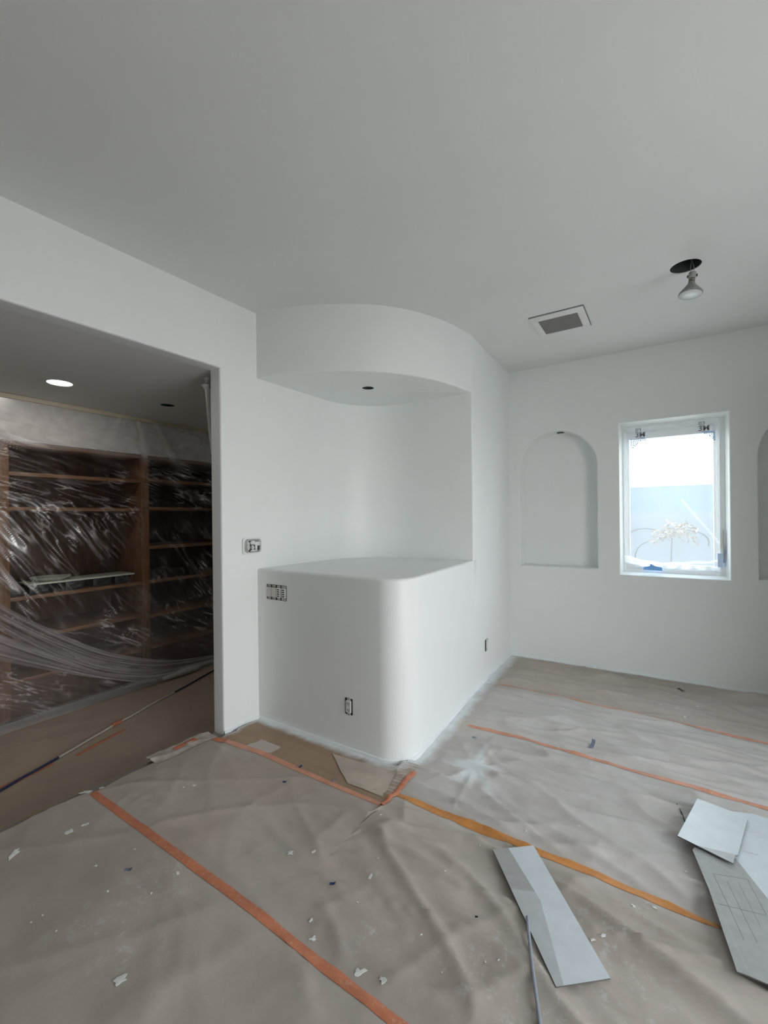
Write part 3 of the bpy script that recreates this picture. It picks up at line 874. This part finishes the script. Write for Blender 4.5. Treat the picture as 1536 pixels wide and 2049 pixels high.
# ================================================================== PLASTIC SHEET
ps = empty('plastic_sheet', (-4.34, 1.6, STEP), 'clear creased plastic sheet hung over the dark shelving in the hall', 'plastic sheet')
PY0, PY1 = -.9, 3.9
def aniso(y, z, ang, fu, fv, seed):
    c, s = math.cos(ang), math.sin(ang)
    u = y * c + z * s; v = -y * s + z * c
    return noise.noise(V((u * fu, v * fv + .35 * noise.noise(V((u * .8, v * .8, seed))), seed)))
def sheet_fields(y, z):
    top = max(0, min(1, (z - 1.95) / .2)); low = max(0, min(1, (.9 - z) / .6))
    def sm(t): t = max(0, min(1, t)); return t * t * (3 - 2 * t)
    wt = sm((z - 1.25) / .5); wl = sm((.75 - z) / .4); wm = max(0, 1 - wt - wl)
    f = lambda fu, fv, sd: (wt * aniso(y, z, -.30, fu, fv, sd) if wt > 0 else 0) + (wm * aniso(y, z, -.95, fu, fv, sd + .5) if wm > 0 else 0) + (wl * aniso(y, z, -.55, fu, fv, sd + .7) if wl > 0 else 0)
    r0 = f(.9, 7, 1.0); r1 = f(2.2, 19, 3.0); r2 = f(4.5, 40, 7.0)
    fan = math.sin(12 * math.atan2(y - 2.30, 2.66 - z) + 2.0 * noise.noise(V((y * 3, z * .6, 4))))
    fan_w = top * math.exp(-((y - 2.66) / .5) ** 2)
    band = max(.1, min(1, noise.noise(V((y * 1.5, z * 1.7, 12))) + noise.noise(V((y * 4, z * 4, 31))) * .7 + .5))
    band2 = max(0, min(1, noise.noise(V((y * 5, z * 5, 17))) * 2 + .5))
    c = .42 * max(0, 1 - abs(r1) * 9) ** 2.5 * band * (.25 + .75 * band2) + .50 * max(0, 1 - abs(r2) * 6) ** 2.5 * band * band2  # white streaks put bright window reflections on the folds into the colour
    c += .035 * max(0, r0 + .05) * band
    c *= .85 + .55 * max(0, min(1, (1.9 - y) / 1.2))
    edge = 2.0 + .05 * noise.noise(V((y * 3, 0, 2)))
    haze_top = .30 * sm((z - edge) / .14) * (.8 + .5 * noise.noise(V((y * 1.3 + z, z * 2.5, 8)))) * (.7 + .45 * max(0, min(1, (2.2 - y) / .8)))
    c = c * (1 - .93 * top) + haze_top + .34 * fan_w * max(0, fan) ** 3
    c += .05 * low
    d = (.014 * r0 + .013 * r1 + .004 * r2) * (1 - .9 * top) + 0.010 * fan_w * fan + .03 * noise.noise(V((y * 1.2, z * 1.2, 5)))
    return max(0, min(.85, c)), d
def xsheet(y, z):
    t = (z - STEP) / (HD - STEP)
    return -4.335 + .06 * (1 - t) ** 3 - (.0 if y < 2 else .02 * (y - 2))
_cache = {}
NU, NV = 560, 420
def spos(u, v):
    y = PY0 + (PY1 - PY0) * u; z = STEP + .006 + (HD - STEP - .006) * v
    c, d = sheet_fields(y, z); _cache[(u, v)] = c
    return V((min(xsheet(y, z) + d * min(1, v * 12) * min(1, (1 - v) * 12), 9), y, z)) - ps.location
o = grid_mesh('film', NU, NV, spos, lambda u, v: (_cache[(u, v)],), ['crease_glint'], FILM, ps)
# cream tape along the ceiling, and the taped skirt on the floor
b = B(); b.box(-4.338, PY0, HD - .035, -4.320, PY1, HD - .001); o = b.make('top_tape', CREAM, ps); o.data.transform(Matrix.Translation(-ps.location))
b = B(); b.loft([[V((x + .02 * noise.noise(V((y * 4, x, 1))), y, hgth(x, y) + .004 + dz)) for y in frange(PY0, PY1, .06)] for x, dz in ((-4.31, .02), (-4.26, .008), (-4.20, .001), (-4.16, 0))])
o = b.make('skirt', FILMD, ps); o.data.transform(Matrix.Translation(-ps.location))
# gathered folds swooping down to a loose rolled end
def swag(name, top, bot, nfold, seed, amp):
    tp = catmull(top, 12); bp = catmull(bot, 12); n = min(len(tp), len(bp)); NVV = 44
    vs = []; cr = []
    for i in range(n):
        for k in range(NVV + 1):
            t = k / NVV; p = tp[i].lerp(bp[i], t)
            ph = t * nfold * 2 * math.pi + 3.5 * noise.noise(V((i / n * 2.2, t * 3, seed))) + 1.5 * noise.noise(V((i / n * 1.2, t * 8, seed + 9)))
            vs.append(p + V((amp * math.sin(ph) * (.5 + .5 * math.sin(math.pi * t)), 0, 0)) - ps.location)
            cr.append(max(0, min(.9, (.05 + .16 * i / n + .18 * (.5 + .5 * math.sin(ph + .6)) + .30 * max(0, noise.noise(V((i / n * 3, t * 11, seed + 3)))) + .25 * max(0, noise.noise(V((i / n * 4, t * 26, seed + 5))))) * (.45 + .75 * i / n) * min(1, 6 * t + .15) * min(1, 6 * (1 - t) + .3))))
    fs = [[i * (NVV + 1) + k, i * (NVV + 1) + k + 1, (i + 1) * (NVV + 1) + k + 1, (i + 1) * (NVV + 1) + k] for i in range(n - 1) for k in range(NVV)]
    me = bpy.data.meshes.new(name); me.from_pydata([tuple(v) for v in vs], [], fs); me.materials.append(FILMB)
    a = me.attributes.new('crease_glint', 'FLOAT', 'POINT'); a.data.foreach_set('value', cr)
    me.polygons.foreach_set('use_smooth', [True] * len(me.polygons)); me.update()
    return link(name, me, ps)
XS = -4.20
swag('gathered_fold', [(XS, .9, 1.12), (XS, 1.25, .80), (XS, 1.6, .52), (XS, 1.95, .28), (XS, 2.3, .12), (XS, 2.65, .01), (XS, 3.1, -.06)],
     [(XS + .03, .9, .95), (XS + .03, 1.22, .62), (XS + .03, 1.55, .34), (XS + .03, 1.9, .12), (XS + .03, 2.3, -.04), (XS + .03, 2.65, -.075), (XS + .03, 3.1, -.09)], 2.6, 1.0, .03)
swag('gathered_fold', [(XS + .04, .9, .86), (XS + .04, 1.22, .60), (XS + .04, 1.55, .36), (XS + .04, 1.9, .12), (XS + .04, 2.3, -.03), (XS + .04, 2.6, -.08), (XS + .04, 2.82, -.075)],
     [(XS + .06, .9, .60), (XS + .06, 1.22, .40), (XS + .06, 1.6, .20), (XS + .06, 1.95, .04), (XS + .06, 2.28, -.095), (XS + .06, 2.6, -.135), (XS + .06, 2.82, -.15)], 1.4, 5.0, .025)
b = B(); b.tube([(XS + .05, 2.45, -.118), (XS + .05, 2.65, -.113), (XS + .05, 2.80, -.112), (XS + .05, 2.84, -.112)], [.02, .032, .036, .03], 14)
o = b.make('rolled_end', FILMD, ps); o.data.transform(Matrix.Translation(-ps.location))
# bundle of film tucked behind the jamb head
b = B()
b.tube([(-2.655, 1.93, 2.41), (-2.668, 1.915, 2.385), (-2.672, 1.912, 2.36), (-2.668, 1.922, 2.33), (-2.664, 1.928, 2.25), (-2.664, 1.930, 2.15), (-2.66, 1.938, 2.0), (-2.655, 1.95, 1.85)], [.012, .026, .030, .020, .017, .015, .012, .006], 12)
b.tube([(-2.655, 1.945, 2.34), (-2.655, 1.945, 2.2), (-2.652, 1.95, 2.0)], [.02, .018, .01], 10)
tag(recentre(b.make('plastic_bundle', FILMD)), 'twisted bundle of plastic film hanging behind the head of the door jamb', 'plastic')

# ================================================================== CEILING FITTINGS
def can_housing(cx, cy, r, z, depth, label, mat=CAN, angle=0):
    b = B(); b.lathe([(r, .003), (r, depth * .5), (r, depth), (.001, depth)], 32, Matrix.Translation(V((cx, cy, z))), cap0=False, cap1=False)
    return tag(recentre(b.make('recessed_can', mat)), label, 'ceiling light')
can_housing(BULB[0], BULB[1], .079, H + .001, .14, 'open dark recessed can in the ceiling above the hanging bulb')
can_housing(*CANS, HS + .001, .12, 'small empty recessed can in the underside of the curved soffit')
can_housing(*HL2, HD + .003, .10, 'small unlit recessed can in the hall ceiling near the door jamb', DARK)
lt = empty('recessed_light', (HL1[0], HL1[1], HD), 'lit round white recessed light in the hall ceiling', 'ceiling light')
b = B(); b.lathe([(.0765, .006), (.03, .010), (.001, .011)], 32, cap0=False, cap1=False); b.make('lens', LAMP_ON, lt)
b = B(); b.lathe([(.0775, .004), (.0775, .05), (.001, .05)], 32, cap0=False, cap1=False); b.make('housing', WHITEP, lt)
lmp = bpy.data.lights.new('recessed_light_glow', 'AREA'); lmp.shape = 'DISK'; lmp.size = .14; lmp.energy = 3.0; lmp.color = (1, .95, .88)
lo = bpy.data.objects.new('recessed_light_glow', lmp); lo.location = (HL1[0], HL1[1], HD - .004); COL.objects.link(lo)
# hanging reflector bulb
bl = empty('hanging_bulb', (.138, 3.178, 2.85), 'grey reflector bulb hanging by two wires below the open ceiling can', 'light bulb')
T = Matrix.Rotation(math.radians(5), 4, 'Y') @ Matrix.Rotation(math.radians(-5), 4, 'X')
b = B(); b.lathe([(.010, .004), (.0175, .002), (.0195, -.004), (.020, -.030), (.017, -.034)], 24, T); b.make('socket', SOCK, bl)
b = B(); b.lathe([(.0145, -.034), (.0145, -.040), (.0165, -.042), (.0145, -.045), (.0165, -.048), (.0145, -.051), (.0165, -.054), (.016, -.060)], 24, T); b.make('screw_base', BRASS, bl)
b = B(); b.lathe([(.0175, -.058), (.0185, -.066), (.026, -.078), (.042, -.098), (.056, -.116), (.061, -.124), (.061, -.130), (.058, -.133)], 36, T, cap1=False); b.make('reflector', BULBG, bl)
b = B(); b.lathe([(.0575, -.1325), (.045, -.137), (.025, -.1395), (.001, -.140)], 36, T, cap0=False); b.make('lens', LENS, bl)
for sx in (-1, 1):
    b = B(); b.rbox(sx * .023 - .003, -.004, -.026, sx * .023 + .003, .004, -.012, .001, T); b.rbox(min(sx * .017, sx * .023), -.002, -.020, max(sx * .017, sx * .023), .002, -.017, .0008, T); b.make('clip', BLACKP, bl)
for pts in ([(-.007, 0, .002), (-.010, 0, .03), (-.006, .004, .07), (-.012, .01, .16)], [(.009, 0, .002), (.008, 0, .03), (-.002, .0, .075), (-.014, .002, .165)]):
    b = B(); b.tube(catmull(pts, 5), .0016, 6); b.make('wire', STEEL, bl)
# air vent
vt = empty('ceiling_vent', (-.668, 3.55, H), 'white ceiling air vent with dark slats left of the hanging bulb', 'vent')
b = B()
fx0, fx1, fy0, fy1 = -.185, .185, -.19, .19; ix0, ix1, iy0, iy1 = -.138, .136, -.115, .158
for (x0, y0, x1, y1) in ((fx0, fy0, fx1, iy0), (fx0, iy1, fx1, fy1), (fx0, iy0, ix0, iy1), (ix1, iy0, fx1, iy1)):
    b.rbox(x0, y0, -.012, x1, y1, -.001, .002)
b.make('frame', VENTM, vt)
b = B(); b.rbox(fx0 - .004, fy0 - .009, -.005, fx1 + .004, fy0 + .018, -.0005, .001); b.rbox(fx1 - .02, fy0, -.004, fx1 + .006, fy1, -.0005, .001); b.make('gap_shade', VENTGAP, vt)  # dark strips painted as the shaded gap between vent frame and ceiling
b = B(); b.box(ix0, iy0, -.0025, ix1, iy1, -.001); b.make('backing', DARK, vt)
b = B(); b.box(ix0, -.0035, -.004, ix1, .0035, -.0028)
sm = None
for k in range(18):
    y = iy0 + (iy1 - iy0) * (k + .5) / 18
    if sm is None:
        b = B(); b.box(ix0, -.0058, -.0005, ix1, .0058, .0005, Matrix.Rotation(math.radians(-28), 4, 'X')); o = b.make('slat', SLATM, vt); sm = o.data
    else: o = link('slat', sm, vt)
    o.location = (0, y, -.0075)

# ================================================================== WALL FITTINGS
# thermostat box stuffed with crumpled film (left wall)
th = empty('wall_box', PA(-.055, 1.242), 'square wall box stuffed with crumpled film on the white wall beside the alcove', 'wall box')
R3 = Matrix((dA, V((0, 0, 1)), nA)).transposed().to_4x4()     # local x along wall, y up, z out of the wall
def local_poly(name, lp, z0, z1, mat, par, mtx=R3):
    b = B(); b.prism(lp, z0, z1); b.v = [mtx @ v for v in b.v]; return b.make(name, mat, par)
def rrect(x0, y0, x1, y1, r, n=5):
    out = []
    for cx, cy, a0 in ((x1 - r, y1 - r, 0), (x0 + r, y1 - r, 90), (x0 + r, y0 + r, 180), (x1 - r, y0 + r, 270)):
        for k in range(n + 1):
            a = math.radians(a0 + 90 * k / n); out.append((cx + r * math.cos(a), cy + r * math.sin(a)))
    return out
local_poly('plate', rrect(-.085, -.058, .075, .058, .02), .0005, .010, WHITEP, th)
local_poly('inner_plate', rrect(-.070, -.048, .070, .048, .024), .010, .0125, SOCK, th)
local_poly('cavity', rrect(-.046, -.042, .056, .036, .02), .0125, .0132, DARK, th)
b = B()
for cx, cy, sx, sy, sd in ((-.005, .020, .045, .022, 1), (.03, .015, .035, .028, 2), (-.012, -.012, .018, .026, 3), (.018, -.012, .014, .030, 4), (.0, -.034, .05, .010, 5), (-.05, .0, .014, .04, 6)):
    bm = bmesh.new(); bmesh.ops.create_icosphere(bm, subdivisions=1 if sd < 6 else 2, radius=.80)
    b.add([R3 @ V((cx + v.co.x * sx * (1 + .4 * noise.noise(v.co * 2 + V((sd * 5, 0, 0)))), cy + v.co.y * sy * (1 + .4 * noise.noise(v.co * 2 + V((0, sd * 5, 0)))), .016 + max(-.5, v.co.z) * .026 * (1 + .5 * noise.noise(v.co * 3 + V((0, 0, sd * 3)))))) for v in bm.verts],
          [[v.index for v in f.verts] for f in bm.faces]); bm.free()
b.make('crumpled_film', simple('crumpled_film', (.66, .67, .67), .25), th, angle=12)
# four gang switch box and sockets: front of counter (normal -y)
RF = Matrix((V((1, -.0095, 0)), V((0, 0, 1)), V((-.0095, -1, 0)))).transposed().to_4x4()
def yfront(x): return 2.168 - .018 * (x - XA + .03) / (-1.425 - XA + .03)
sw = empty('switch_box', (-2.270, yfront(-2.27) - .0005, .922), 'open four gang switch box with two beige blanks and two keypads on the counter front', 'switch')
local_poly('cavity', rrect(-.096, -.052, .096, .052, .004), .0006, .0016, DARK, sw, RF)
for k in range(4):
    x = -.071 + k * .0475
    if k < 2:
        local_poly('blank_insert', rrect(x - .021, -.034, x + .021, .033, .002), .0016, .006, ALMOND, sw, RF)
    else:
        o = local_poly('keypad', rrect(x - .019, -.034, x + .019, .034, .004), .0016, .008, WHITEP, sw, RF)
        for j in range(4):
            local_poly('button', rrect(x - .012, -.026 + j * .0145, x + .008, -.019 + j * .0145, .002), .008, .0098, DARK, o, RF)
    for s in (-1, 1):
        tab = local_poly('mounting_tab', rrect(x - (.014 if k != 3 else .02), s * .043 - .006, x + (.014 if k != 3 else .02), s * .043 + .006, .003), .0016, .004, GREYP, sw, RF)
        local_poly('screw', [(x + .004 * math.cos(a * .785), s * .043 + .004 * math.sin(a * .785)) for a in range(8)], .004, .0055, DARK if k < 2 else STEEL, tab, RF)
def outlet(loc, mtx, label, w=.056):
    e = empty('wall_outlet', loc, label, 'outlet')
    local_poly('cavity', rrect(-w / 2, -.050, w / 2, .050, .003), .0006, .0014, BLACKP, e, mtx)
    body = local_poly('body', rrect(-.0175, -.036, .0175, .036, .004), .0014, .009, WHITEP, e, mtx)
    strap = local_poly('strap', rrect(-.012, -.054, .012, .054, .004), .0014, .004, GREYP, e, mtx)
    for s in (-1, 1):
        for sx in (-.007, .006): local_poly('slot', rrect(sx - .0018, s * .019 - .006, sx + .0018, s * .019 + .006, .001), .009, .0098, DARK, body, mtx)
        local_poly('earth_hole', [(.0026 * math.cos(a * .785), s * .019 - .0105 + .0026 * math.sin(a * .785)) for a in range(8)], .009, .0098, DARK, body, mtx)
        local_poly('screw', [(.005 * math.cos(a * .785), s * .046 + .005 * math.sin(a * .785)) for a in range(8)], .004, .0055, STEEL, strap, mtx)
    return e
outlet((-1.647, yfront(-1.647) - .0005, .278), RF, 'uncovered wall outlet low on the front of the counter')
sl = (xc(3.8) - xc(3.6)) / .2
tS = V((sl, 1, 0)).normalized()
RS = Matrix((tS, V((0, 0, 1)), V((tS.y, -tS.x, 0)))).transposed().to_4x4()
e = empty('wall_outlet', (xc(3.725) + .0008, 3.725, .310), 'uncovered wall outlet on the side wall near the back corner', 'outlet')
local_poly('cavity', rrect(-.042, -.050, .034, .050, .003), .0006, .0014, BLACKP, e, RS)
local_poly('cover_plate', rrect(-.014, -.046, .034, .044, .004), .0014, .010, WHITEP, e, RS)
local_poly('strap', rrect(-.010, -.052, .014, .052, .004), .0014, .004, GREYP, e, RS)
# lamp slot at the top of the arched niche
b = B(); b.rbox(-.905, YB + .045, 2.243, -.845, YB + .10, 2.2475, .001)
tag(recentre(b.make('niche_lamp_slot', BLACKP)), 'small dark lamp slot at the top of the arched niche left of the window', 'light fitting')

# ================================================================== BOARDS ON THE FLOOR
def board(name, poly, z, th, faces, label, tilt=None):
    """faces: list of (polygon, material) laid flush on top, in order; the first covers the whole board"""
    pass
def hmax(poly):
    cx = sum(p[0] for p in poly) / len(poly); cy = sum(p[1] for p in poly) / len(poly)
    return max(hgt(cx + (p[0] - cx) * t, cy + (p[1] - cy) * t) for p in poly for t in (1, .75, .5, .25, 0))
def clip(poly, half):
    """Sutherland-Hodgman: keep a*x+b*y+c >= 0"""
    a, b_, c = half; out = []
    for i in range(len(poly)):
        p, q = poly[i], poly[(i + 1) % len(poly)]
        dp, dq = a * p[0] + b_ * p[1] + c, a * q[0] + b_ * q[1] + c
        if dp >= 0: out.append(p)
        if dp * dq < 0:
            t = dp / (dp - dq); out.append((p[0] + (q[0] - p[0]) * t, p[1] + (q[1] - p[1]) * t))
    return out
def halfplane(p, q):       # left of p->q is kept
    return (-(q[1] - p[1]), q[0] - p[0], (q[1] - p[1]) * p[0] - (q[0] - p[0]) * p[1])
def patched_board(name, outline, z, th, cuts, mats, label, zf=None):
    """split the top of a board along straight lines; cuts: list of (p, q, material index for the left part)"""
    pieces = []; rest = [outline]
    for p, q, m in cuts:
        h = halfplane(p, q); nh = tuple(-k for k in h); nr = []
        for r in rest:
            l = clip(r, h); o = clip(r, nh)
            if len(l) > 2: pieces.append((l, m))
            if len(o) > 2: nr.append(o)
        rest = nr
    for r in rest: pieces.append((r, 0))
    b = B(); zf = zf or (lambda x, y: 0)
    for poly, m in pieces: b.add([V((x, y, z + zf(x, y) + th)) for x, y in poly], [list(range(len(poly)))], m)
    n = len(outline)
    b.add([V((x, y, z + zf(x, y) + d)) for d in (0, th) for x, y in outline], [[k, (k + 1) % n, n + (k + 1) % n, n + k] for k in range(n)], len(mats) - 1)
    b.add([V((x, y, z + zf(x, y))) for x, y in outline], [list(range(n))[::-1]], len(mats) - 1)
    bm_ = b
    me = bpy.data.meshes.new(name); me.from_pydata([tuple(v) for v in bm_.v], [], bm_.f)
    for m in mats: me.materials.append(m)
    for p, k in zip(me.polygons, bm_.m): p.material_index = k
    bmm = bmesh.new(); bmm.from_mesh(me); bmesh.ops.recalc_face_normals(bmm, faces=bmm.faces); bmm.to_mesh(me); bmm.free()
    return recentre(link(name, me))
strip = [(-.622, 1.782), (-.485, 1.895), (-.155, 1.469), (-.287, 1.358)]
zb = hmax(strip) + .0005
o = patched_board('cardboard_strip', strip, zb, .004,
    [((-.503, 1.855), (-.430, 1.705), 1), ((-.430, 1.705), (-.320, 1.551), 1), ((-.320, 1.551), (-.205, 1.425), 1),
     ((-.40, 1.672), (-.53, 1.616), 2)], [CARD, CARDP, CARDM, CARDE], '')
tag(o, 'long grey cardboard strip on the floor with a whitened right side', 'cardboard')
bigp = [(.075, 2.194), (.117, 1.991), (.136, 1.864), (.164, 1.679), (.188, 1.681), (.234, 1.681), (.60, 1.66), (.72, 2.25), (.62, 2.56), (.344, 2.60), (.316, 2.604), (.20, 2.56)]
zc = hmax([(x, y) for x, y in bigp if x < .5]) + .0005
o = patched_board('cardboard_sheet', bigp, zc, .004,
    [((.215, 2.235), (.30, 2.03), 1), ((.104, 2.058), (.191, 1.687), 0)][:1] + [((.12, 1.93), (.2, 1.64), 2)][:0], [CARD, CARDP, CARDM, CARDE], '')
tag(o, 'large grey cardboard sheet with faint pencil lines under the small square at the right edge', 'cardboard')
big = o
def pline(pts, w, mat, name='pencil_line'):
    b = B()
    for a, c in zip(pts, pts[1:]):
        a, c = V((*a, 0)), V((*c, 0)); t = (c - a).normalized(); n_ = V((-t.y, t.x, 0)) * w / 2
        z = V((0, 0, zc + .0042)); b.add([a - n_ + z, c - n_ + z, c + n_ + z, a + n_ + z], [[0, 1, 2, 3]])
    o = b.make(name, mat, big); o.data.transform(Matrix.Translation(-big.location))
pline([(.135, 2.089), (.241, 2.125), (.273, 1.969)], .0016, PENCIL)
pline([(.135, 2.089), (.168, 1.948), (.196, 1.815)], .0016, PENCIL)
pline([(.132, 1.936), (.273, 1.966)], .002, PENCIL, 'crease_line')
pline([(.176, 2.073), (.23, 1.824)], .0014, PENCIL); pline([(.211, 2.089), (.249, 1.902)], .0012, PENCIL)
pline([(.108, 2.06), (.191, 1.70)], .0012, CARDM, 'crease_line')
pline([(.247, 2.294), (.296, 2.298)], .0014, PENCIL, 'crease_line')
sq = [(.025, 2.237), (.110, 2.582), (.236, 2.551), (.283, 2.547), (.290, 2.525), (.225, 2.236), (.215, 2.225), (.204, 2.172)]
zq = zc + .013
o = patched_board('cardboard_square', sq, zq, .004, [((.105, 2.215), (.235, 2.238), 1)], [CARDM, CARDP, CARDM, CARDE], '')
tag(o, 'small square of pale grey cardboard lying on top of the large sheet', 'cardboard')
b = B(); pts = [(-.416, 1.538), (-.395, 1.472), (-.351, 1.356), (-.313, 1.262), (-.25, 1.10)]
b.tube([V((x, y, max(hgt(x, y) + .006, zb + .0105 if k < 2 else 0))) for k, (x, y) in enumerate(pts)], .0055, 10)
tag(recentre(b.make('plastic_strip', ROD)), 'thin grey blue plastic strip with one end on the long cardboard strip', 'strip')
b = B(); b.tube([V((.027, 2.549, hgt(.027, 2.549) + .004)), V((.045, 2.47, hgt(.045, 2.47) + .005)), V((.064, 2.375, hgt(.06, 2.39) + .005))], .003, 8)
tag(recentre(b.make('dark_rod', RODD)), 'thin dark rod poking out from under the small cardboard square', 'rod')

# ================================================================== LITTER
def chip(x, y, w, label, mat=CHIP, asp=.7, name='paint_chip', group=None, n=12):
    a0 = random.uniform(0, 6.28); rot = random.uniform(0, 3.14); pl = []
    for k in range(n):
        a = a0 + 2 * math.pi * k / n; r = w / 2 * random.uniform(.38, 1.12)
        u, v = r * math.cos(a), r * asp * math.sin(a)
        pl.append((x + u * math.cos(rot) - v * math.sin(rot), y + u * math.sin(rot) + v * math.cos(rot)))
    b = B(); zz = [hgt(px, py) + .0022 for px, py in pl]; zt = hgt(x, y) + .0035
    vs = [V((px, py, z)) for (px, py), z in zip(pl, zz)] + [V((x, y, zt))] + [V((px, py, z - .0016)) for (px, py), z in zip(pl, zz)]
    fs = [[k, (k + 1) % n, n] for k in range(n)] + [[k, n + 1 + k, n + 1 + (k + 1) % n, (k + 1) % n] for k in range(n)]
    b.add(vs, fs); o = recentre(b.make(name, mat, angle=60))
    tag(o, label, 'paint flake', group); return o
BIGCH = [(-2.282, .906, .050, 'white paint flake on the step edge side, left of the red tape top'), (-2.331, .718, .07, 'long pale paint streak at the left edge of the foreground paper'),
    (-1.416, .691, .052, 'large white paint flake low on the foreground paper'), (-.815, 1.101, .048, 'large white paint flake just right of the red tape near the bottom'),
    (-.74, 1.118, .030, 'angular white paint flake right beside the largest flake near the red tape'), (-1.016, 1.112, .026, 'folded white paint flake above the red tape middle'),
    (-1.063, 1.157, .018, 'small white flake just above the folded flake by the red tape'), (-1.345, 1.34, .036, 'flat pale flake in the middle of the foreground floor'),
    (-1.263, 1.398, .026, 'thin curved pale flake beside the flat one mid floor'), (-.989, 1.418, .028, 'scraped pale flake left of the long cardboard strip'),
    (-1.65, 1.027, .02, 'small white flake left of the red tape middle'), (-2.561, 1.092, .075, 'whitish paint crust along the step edge at the head of the red tape'),
    (-.346, 2.136, .022, 'white flake between the bright orange tape and the pale square'), (.051, 2.091, .016, 'white flake beside the left edge of the large cardboard sheet'),
    (-.224, 1.597, .026, 'thin white sliver right of the long cardboard strip'), (-.194, 1.626, .024, 'faint white mark right of the sliver by the cardboard strip'),
    (-.115, 1.819, .02, 'pale flake just below the bright orange tape'), (-.049, 1.843, .022, 'pale flake touching the lower edge of the bright orange tape'),
    (-2.281, .967, .03, 'branching pale flake above the first flake near the step'), (-2.529, 1.152, .026, 'white flake at the very top end of the long red tape'),
    (.091, 3.694, .04, 'long white sliver on the far paper below the window'), (-.051, 3.804, .024, 'white flake on the far paper left of the sliver')]
for x, y, w, lb in BIGCH: chip(x, y, w, lb, CHIP, .45 if 'streak' in lb or 'sliver' in lb or 'thin' in lb or 'crust' in lb else .75)
for x, y, w, lb in [(-1.796, .835, .012, 'tiny white fleck low at the left, below the grey blue tape scrap'),
                    (-1.647, .92, .009, "tiny white fleck just left of the red tape's lower half"),
                    (-.744, 1.576, .008, 'tiny white fleck between the blue scrap and the long cardboard strip'),
                    (-1.928, 1.008, .016, 'tiny pale sliver right of the first branching flake by the step'),
                    (-1.974, .875, .015, 'tiny pale fleck below the branching flakes near the step'),
                    (-.537, 1.973, .013, 'tiny white fleck just beyond the bright orange tape'),
                    (-.747, 1.392, .012, 'tiny white fleck right of the folded flake, mid foreground'),
                    (-.709, 1.312, .009, 'tiny white fleck left of the grey plastic strip'),
                    (-.496, 1.337, .010, 'left one of the twin white flecks beside the grey plastic strip'),
                    (-.46, 1.359, .010, 'right one of the twin white flecks beside the grey plastic strip'),
                    (-.597, 1.234, .008, 'tiny white fleck low in the picture between large flake and plastic strip'),
                    (-1.012, 1.506, .012, 'tiny white fleck above the scraped pale flake'),
                    (-.685, 1.799, .010, 'tiny white fleck just left of the top of the cardboard strip'),
                    (-1.138, 1.722, .013, 'tiny white fleck below the tape corner in front of the counter'),
                    (-.961, 1.293, .011, 'tiny white fleck right of the dark blue foreground scrap'),
                    (-1.771, .657, .012, 'tiny white fleck at the lower left, rightmost of three'),
                    (-1.892, .629, .010, 'tiny white fleck at the lower left, lowest of three'),
                    (-1.888, .661, .010, 'tiny white fleck at the lower left, topmost of three'),
                    (-2.121, 1.419, .02, 'white fleck on the paper between jamb and red tape, right of a pair'),
                    (-2.15, 1.38, .012, 'white fleck on the paper between jamb and red tape, left of a pair'),
                    (-.375, 2.709, .018, 'white fleck just in front of the pink tape below the curled scrap'),
                    (.173, 3.939, .02, 'white fleck on the far paper right of the long sliver'),
                    (.132, 4.412, .02, 'white fleck on the far paper nearest the window wall'),
                    (-1.107, 2.888, .016, 'white fleck at the head of the pink tape beside the counter side'),
                    (-.982, 2.725, .016, 'white fleck right of the thin blue sliver by the counter side'),
                    (-2.13, 1.905, .01, 'tiny white fleck on the pale offcut at the counter foot')]:
    chip(x, y, w, lb, CHIP, .8, 'paint_fleck', 'tiny white paint flecks on the floor paper', 7)
def scrap(x, y, l, ang, mat, label, curl=1.0):
    b = B(); rings = []
    for k in range(9):
        t = k / 8; px = x + (t - .5) * l * math.cos(ang); py = y + (t - .5) * l * math.sin(ang)
        z = hgt(px, py) + .003 + curl * .35 * l * (2 * t - .8) ** 2 * (t > .3)
        rings.append([V((px - s * l * .3 * math.sin(ang), py + s * l * .3 * math.cos(ang), z + s * .002)) for s in (-.6, 0, .6)])
    b.loft(rings); b.loft([[q - V((0, 0, .001)) for q in r] for r in rings][::-1])
    tag(recentre(b.make('tape_scrap', mat)), label, 'tape scrap')
scrap(-1.77, 1.841, .035, .9, BLUE, 'dark blue tape scrap on the faded pink tape in front of the counter', .6)
scrap(-1.722, 1.685, .026, .2, BLUE, 'small dark blue tape ball on the paper in front of the counter', .8)
scrap(-1.086, 1.304, .022, .4, BLUE, 'dark blue tape scrap in the middle of the foreground paper', .6)
scrap(-1.837, .934, .030, .5, BLUEG, 'grey blue tape scrap left of the long red tape', .5)
scrap(-.399, 2.926, .060, 1.2, BLUEG, 'curled blue grey tape scrap standing beyond the pink tape', 1.2)
scrap(-1.038, 2.654, .045, -.6, BLUEG, 'thin dark blue tape sliver near the side of the counter', .6)
scrap(-2.44, 1.945, .03, -.3, BLUEG, 'tiny dark tape scrap at the foot of the wall end', .5)
scrap(.08, 4.236, .06, -.9, BLACKP, 'black sliver on the far paper below the window', .3)
scrap(-1.52, 1.851, .02, 1.3, BLUEG, 'tiny dark sliver on the brown patch by the faded tape', .5)
scrap(-.571, 1.46, .010, .3, BLACKP, 'tiny black speck left of the long cardboard strip', .3)
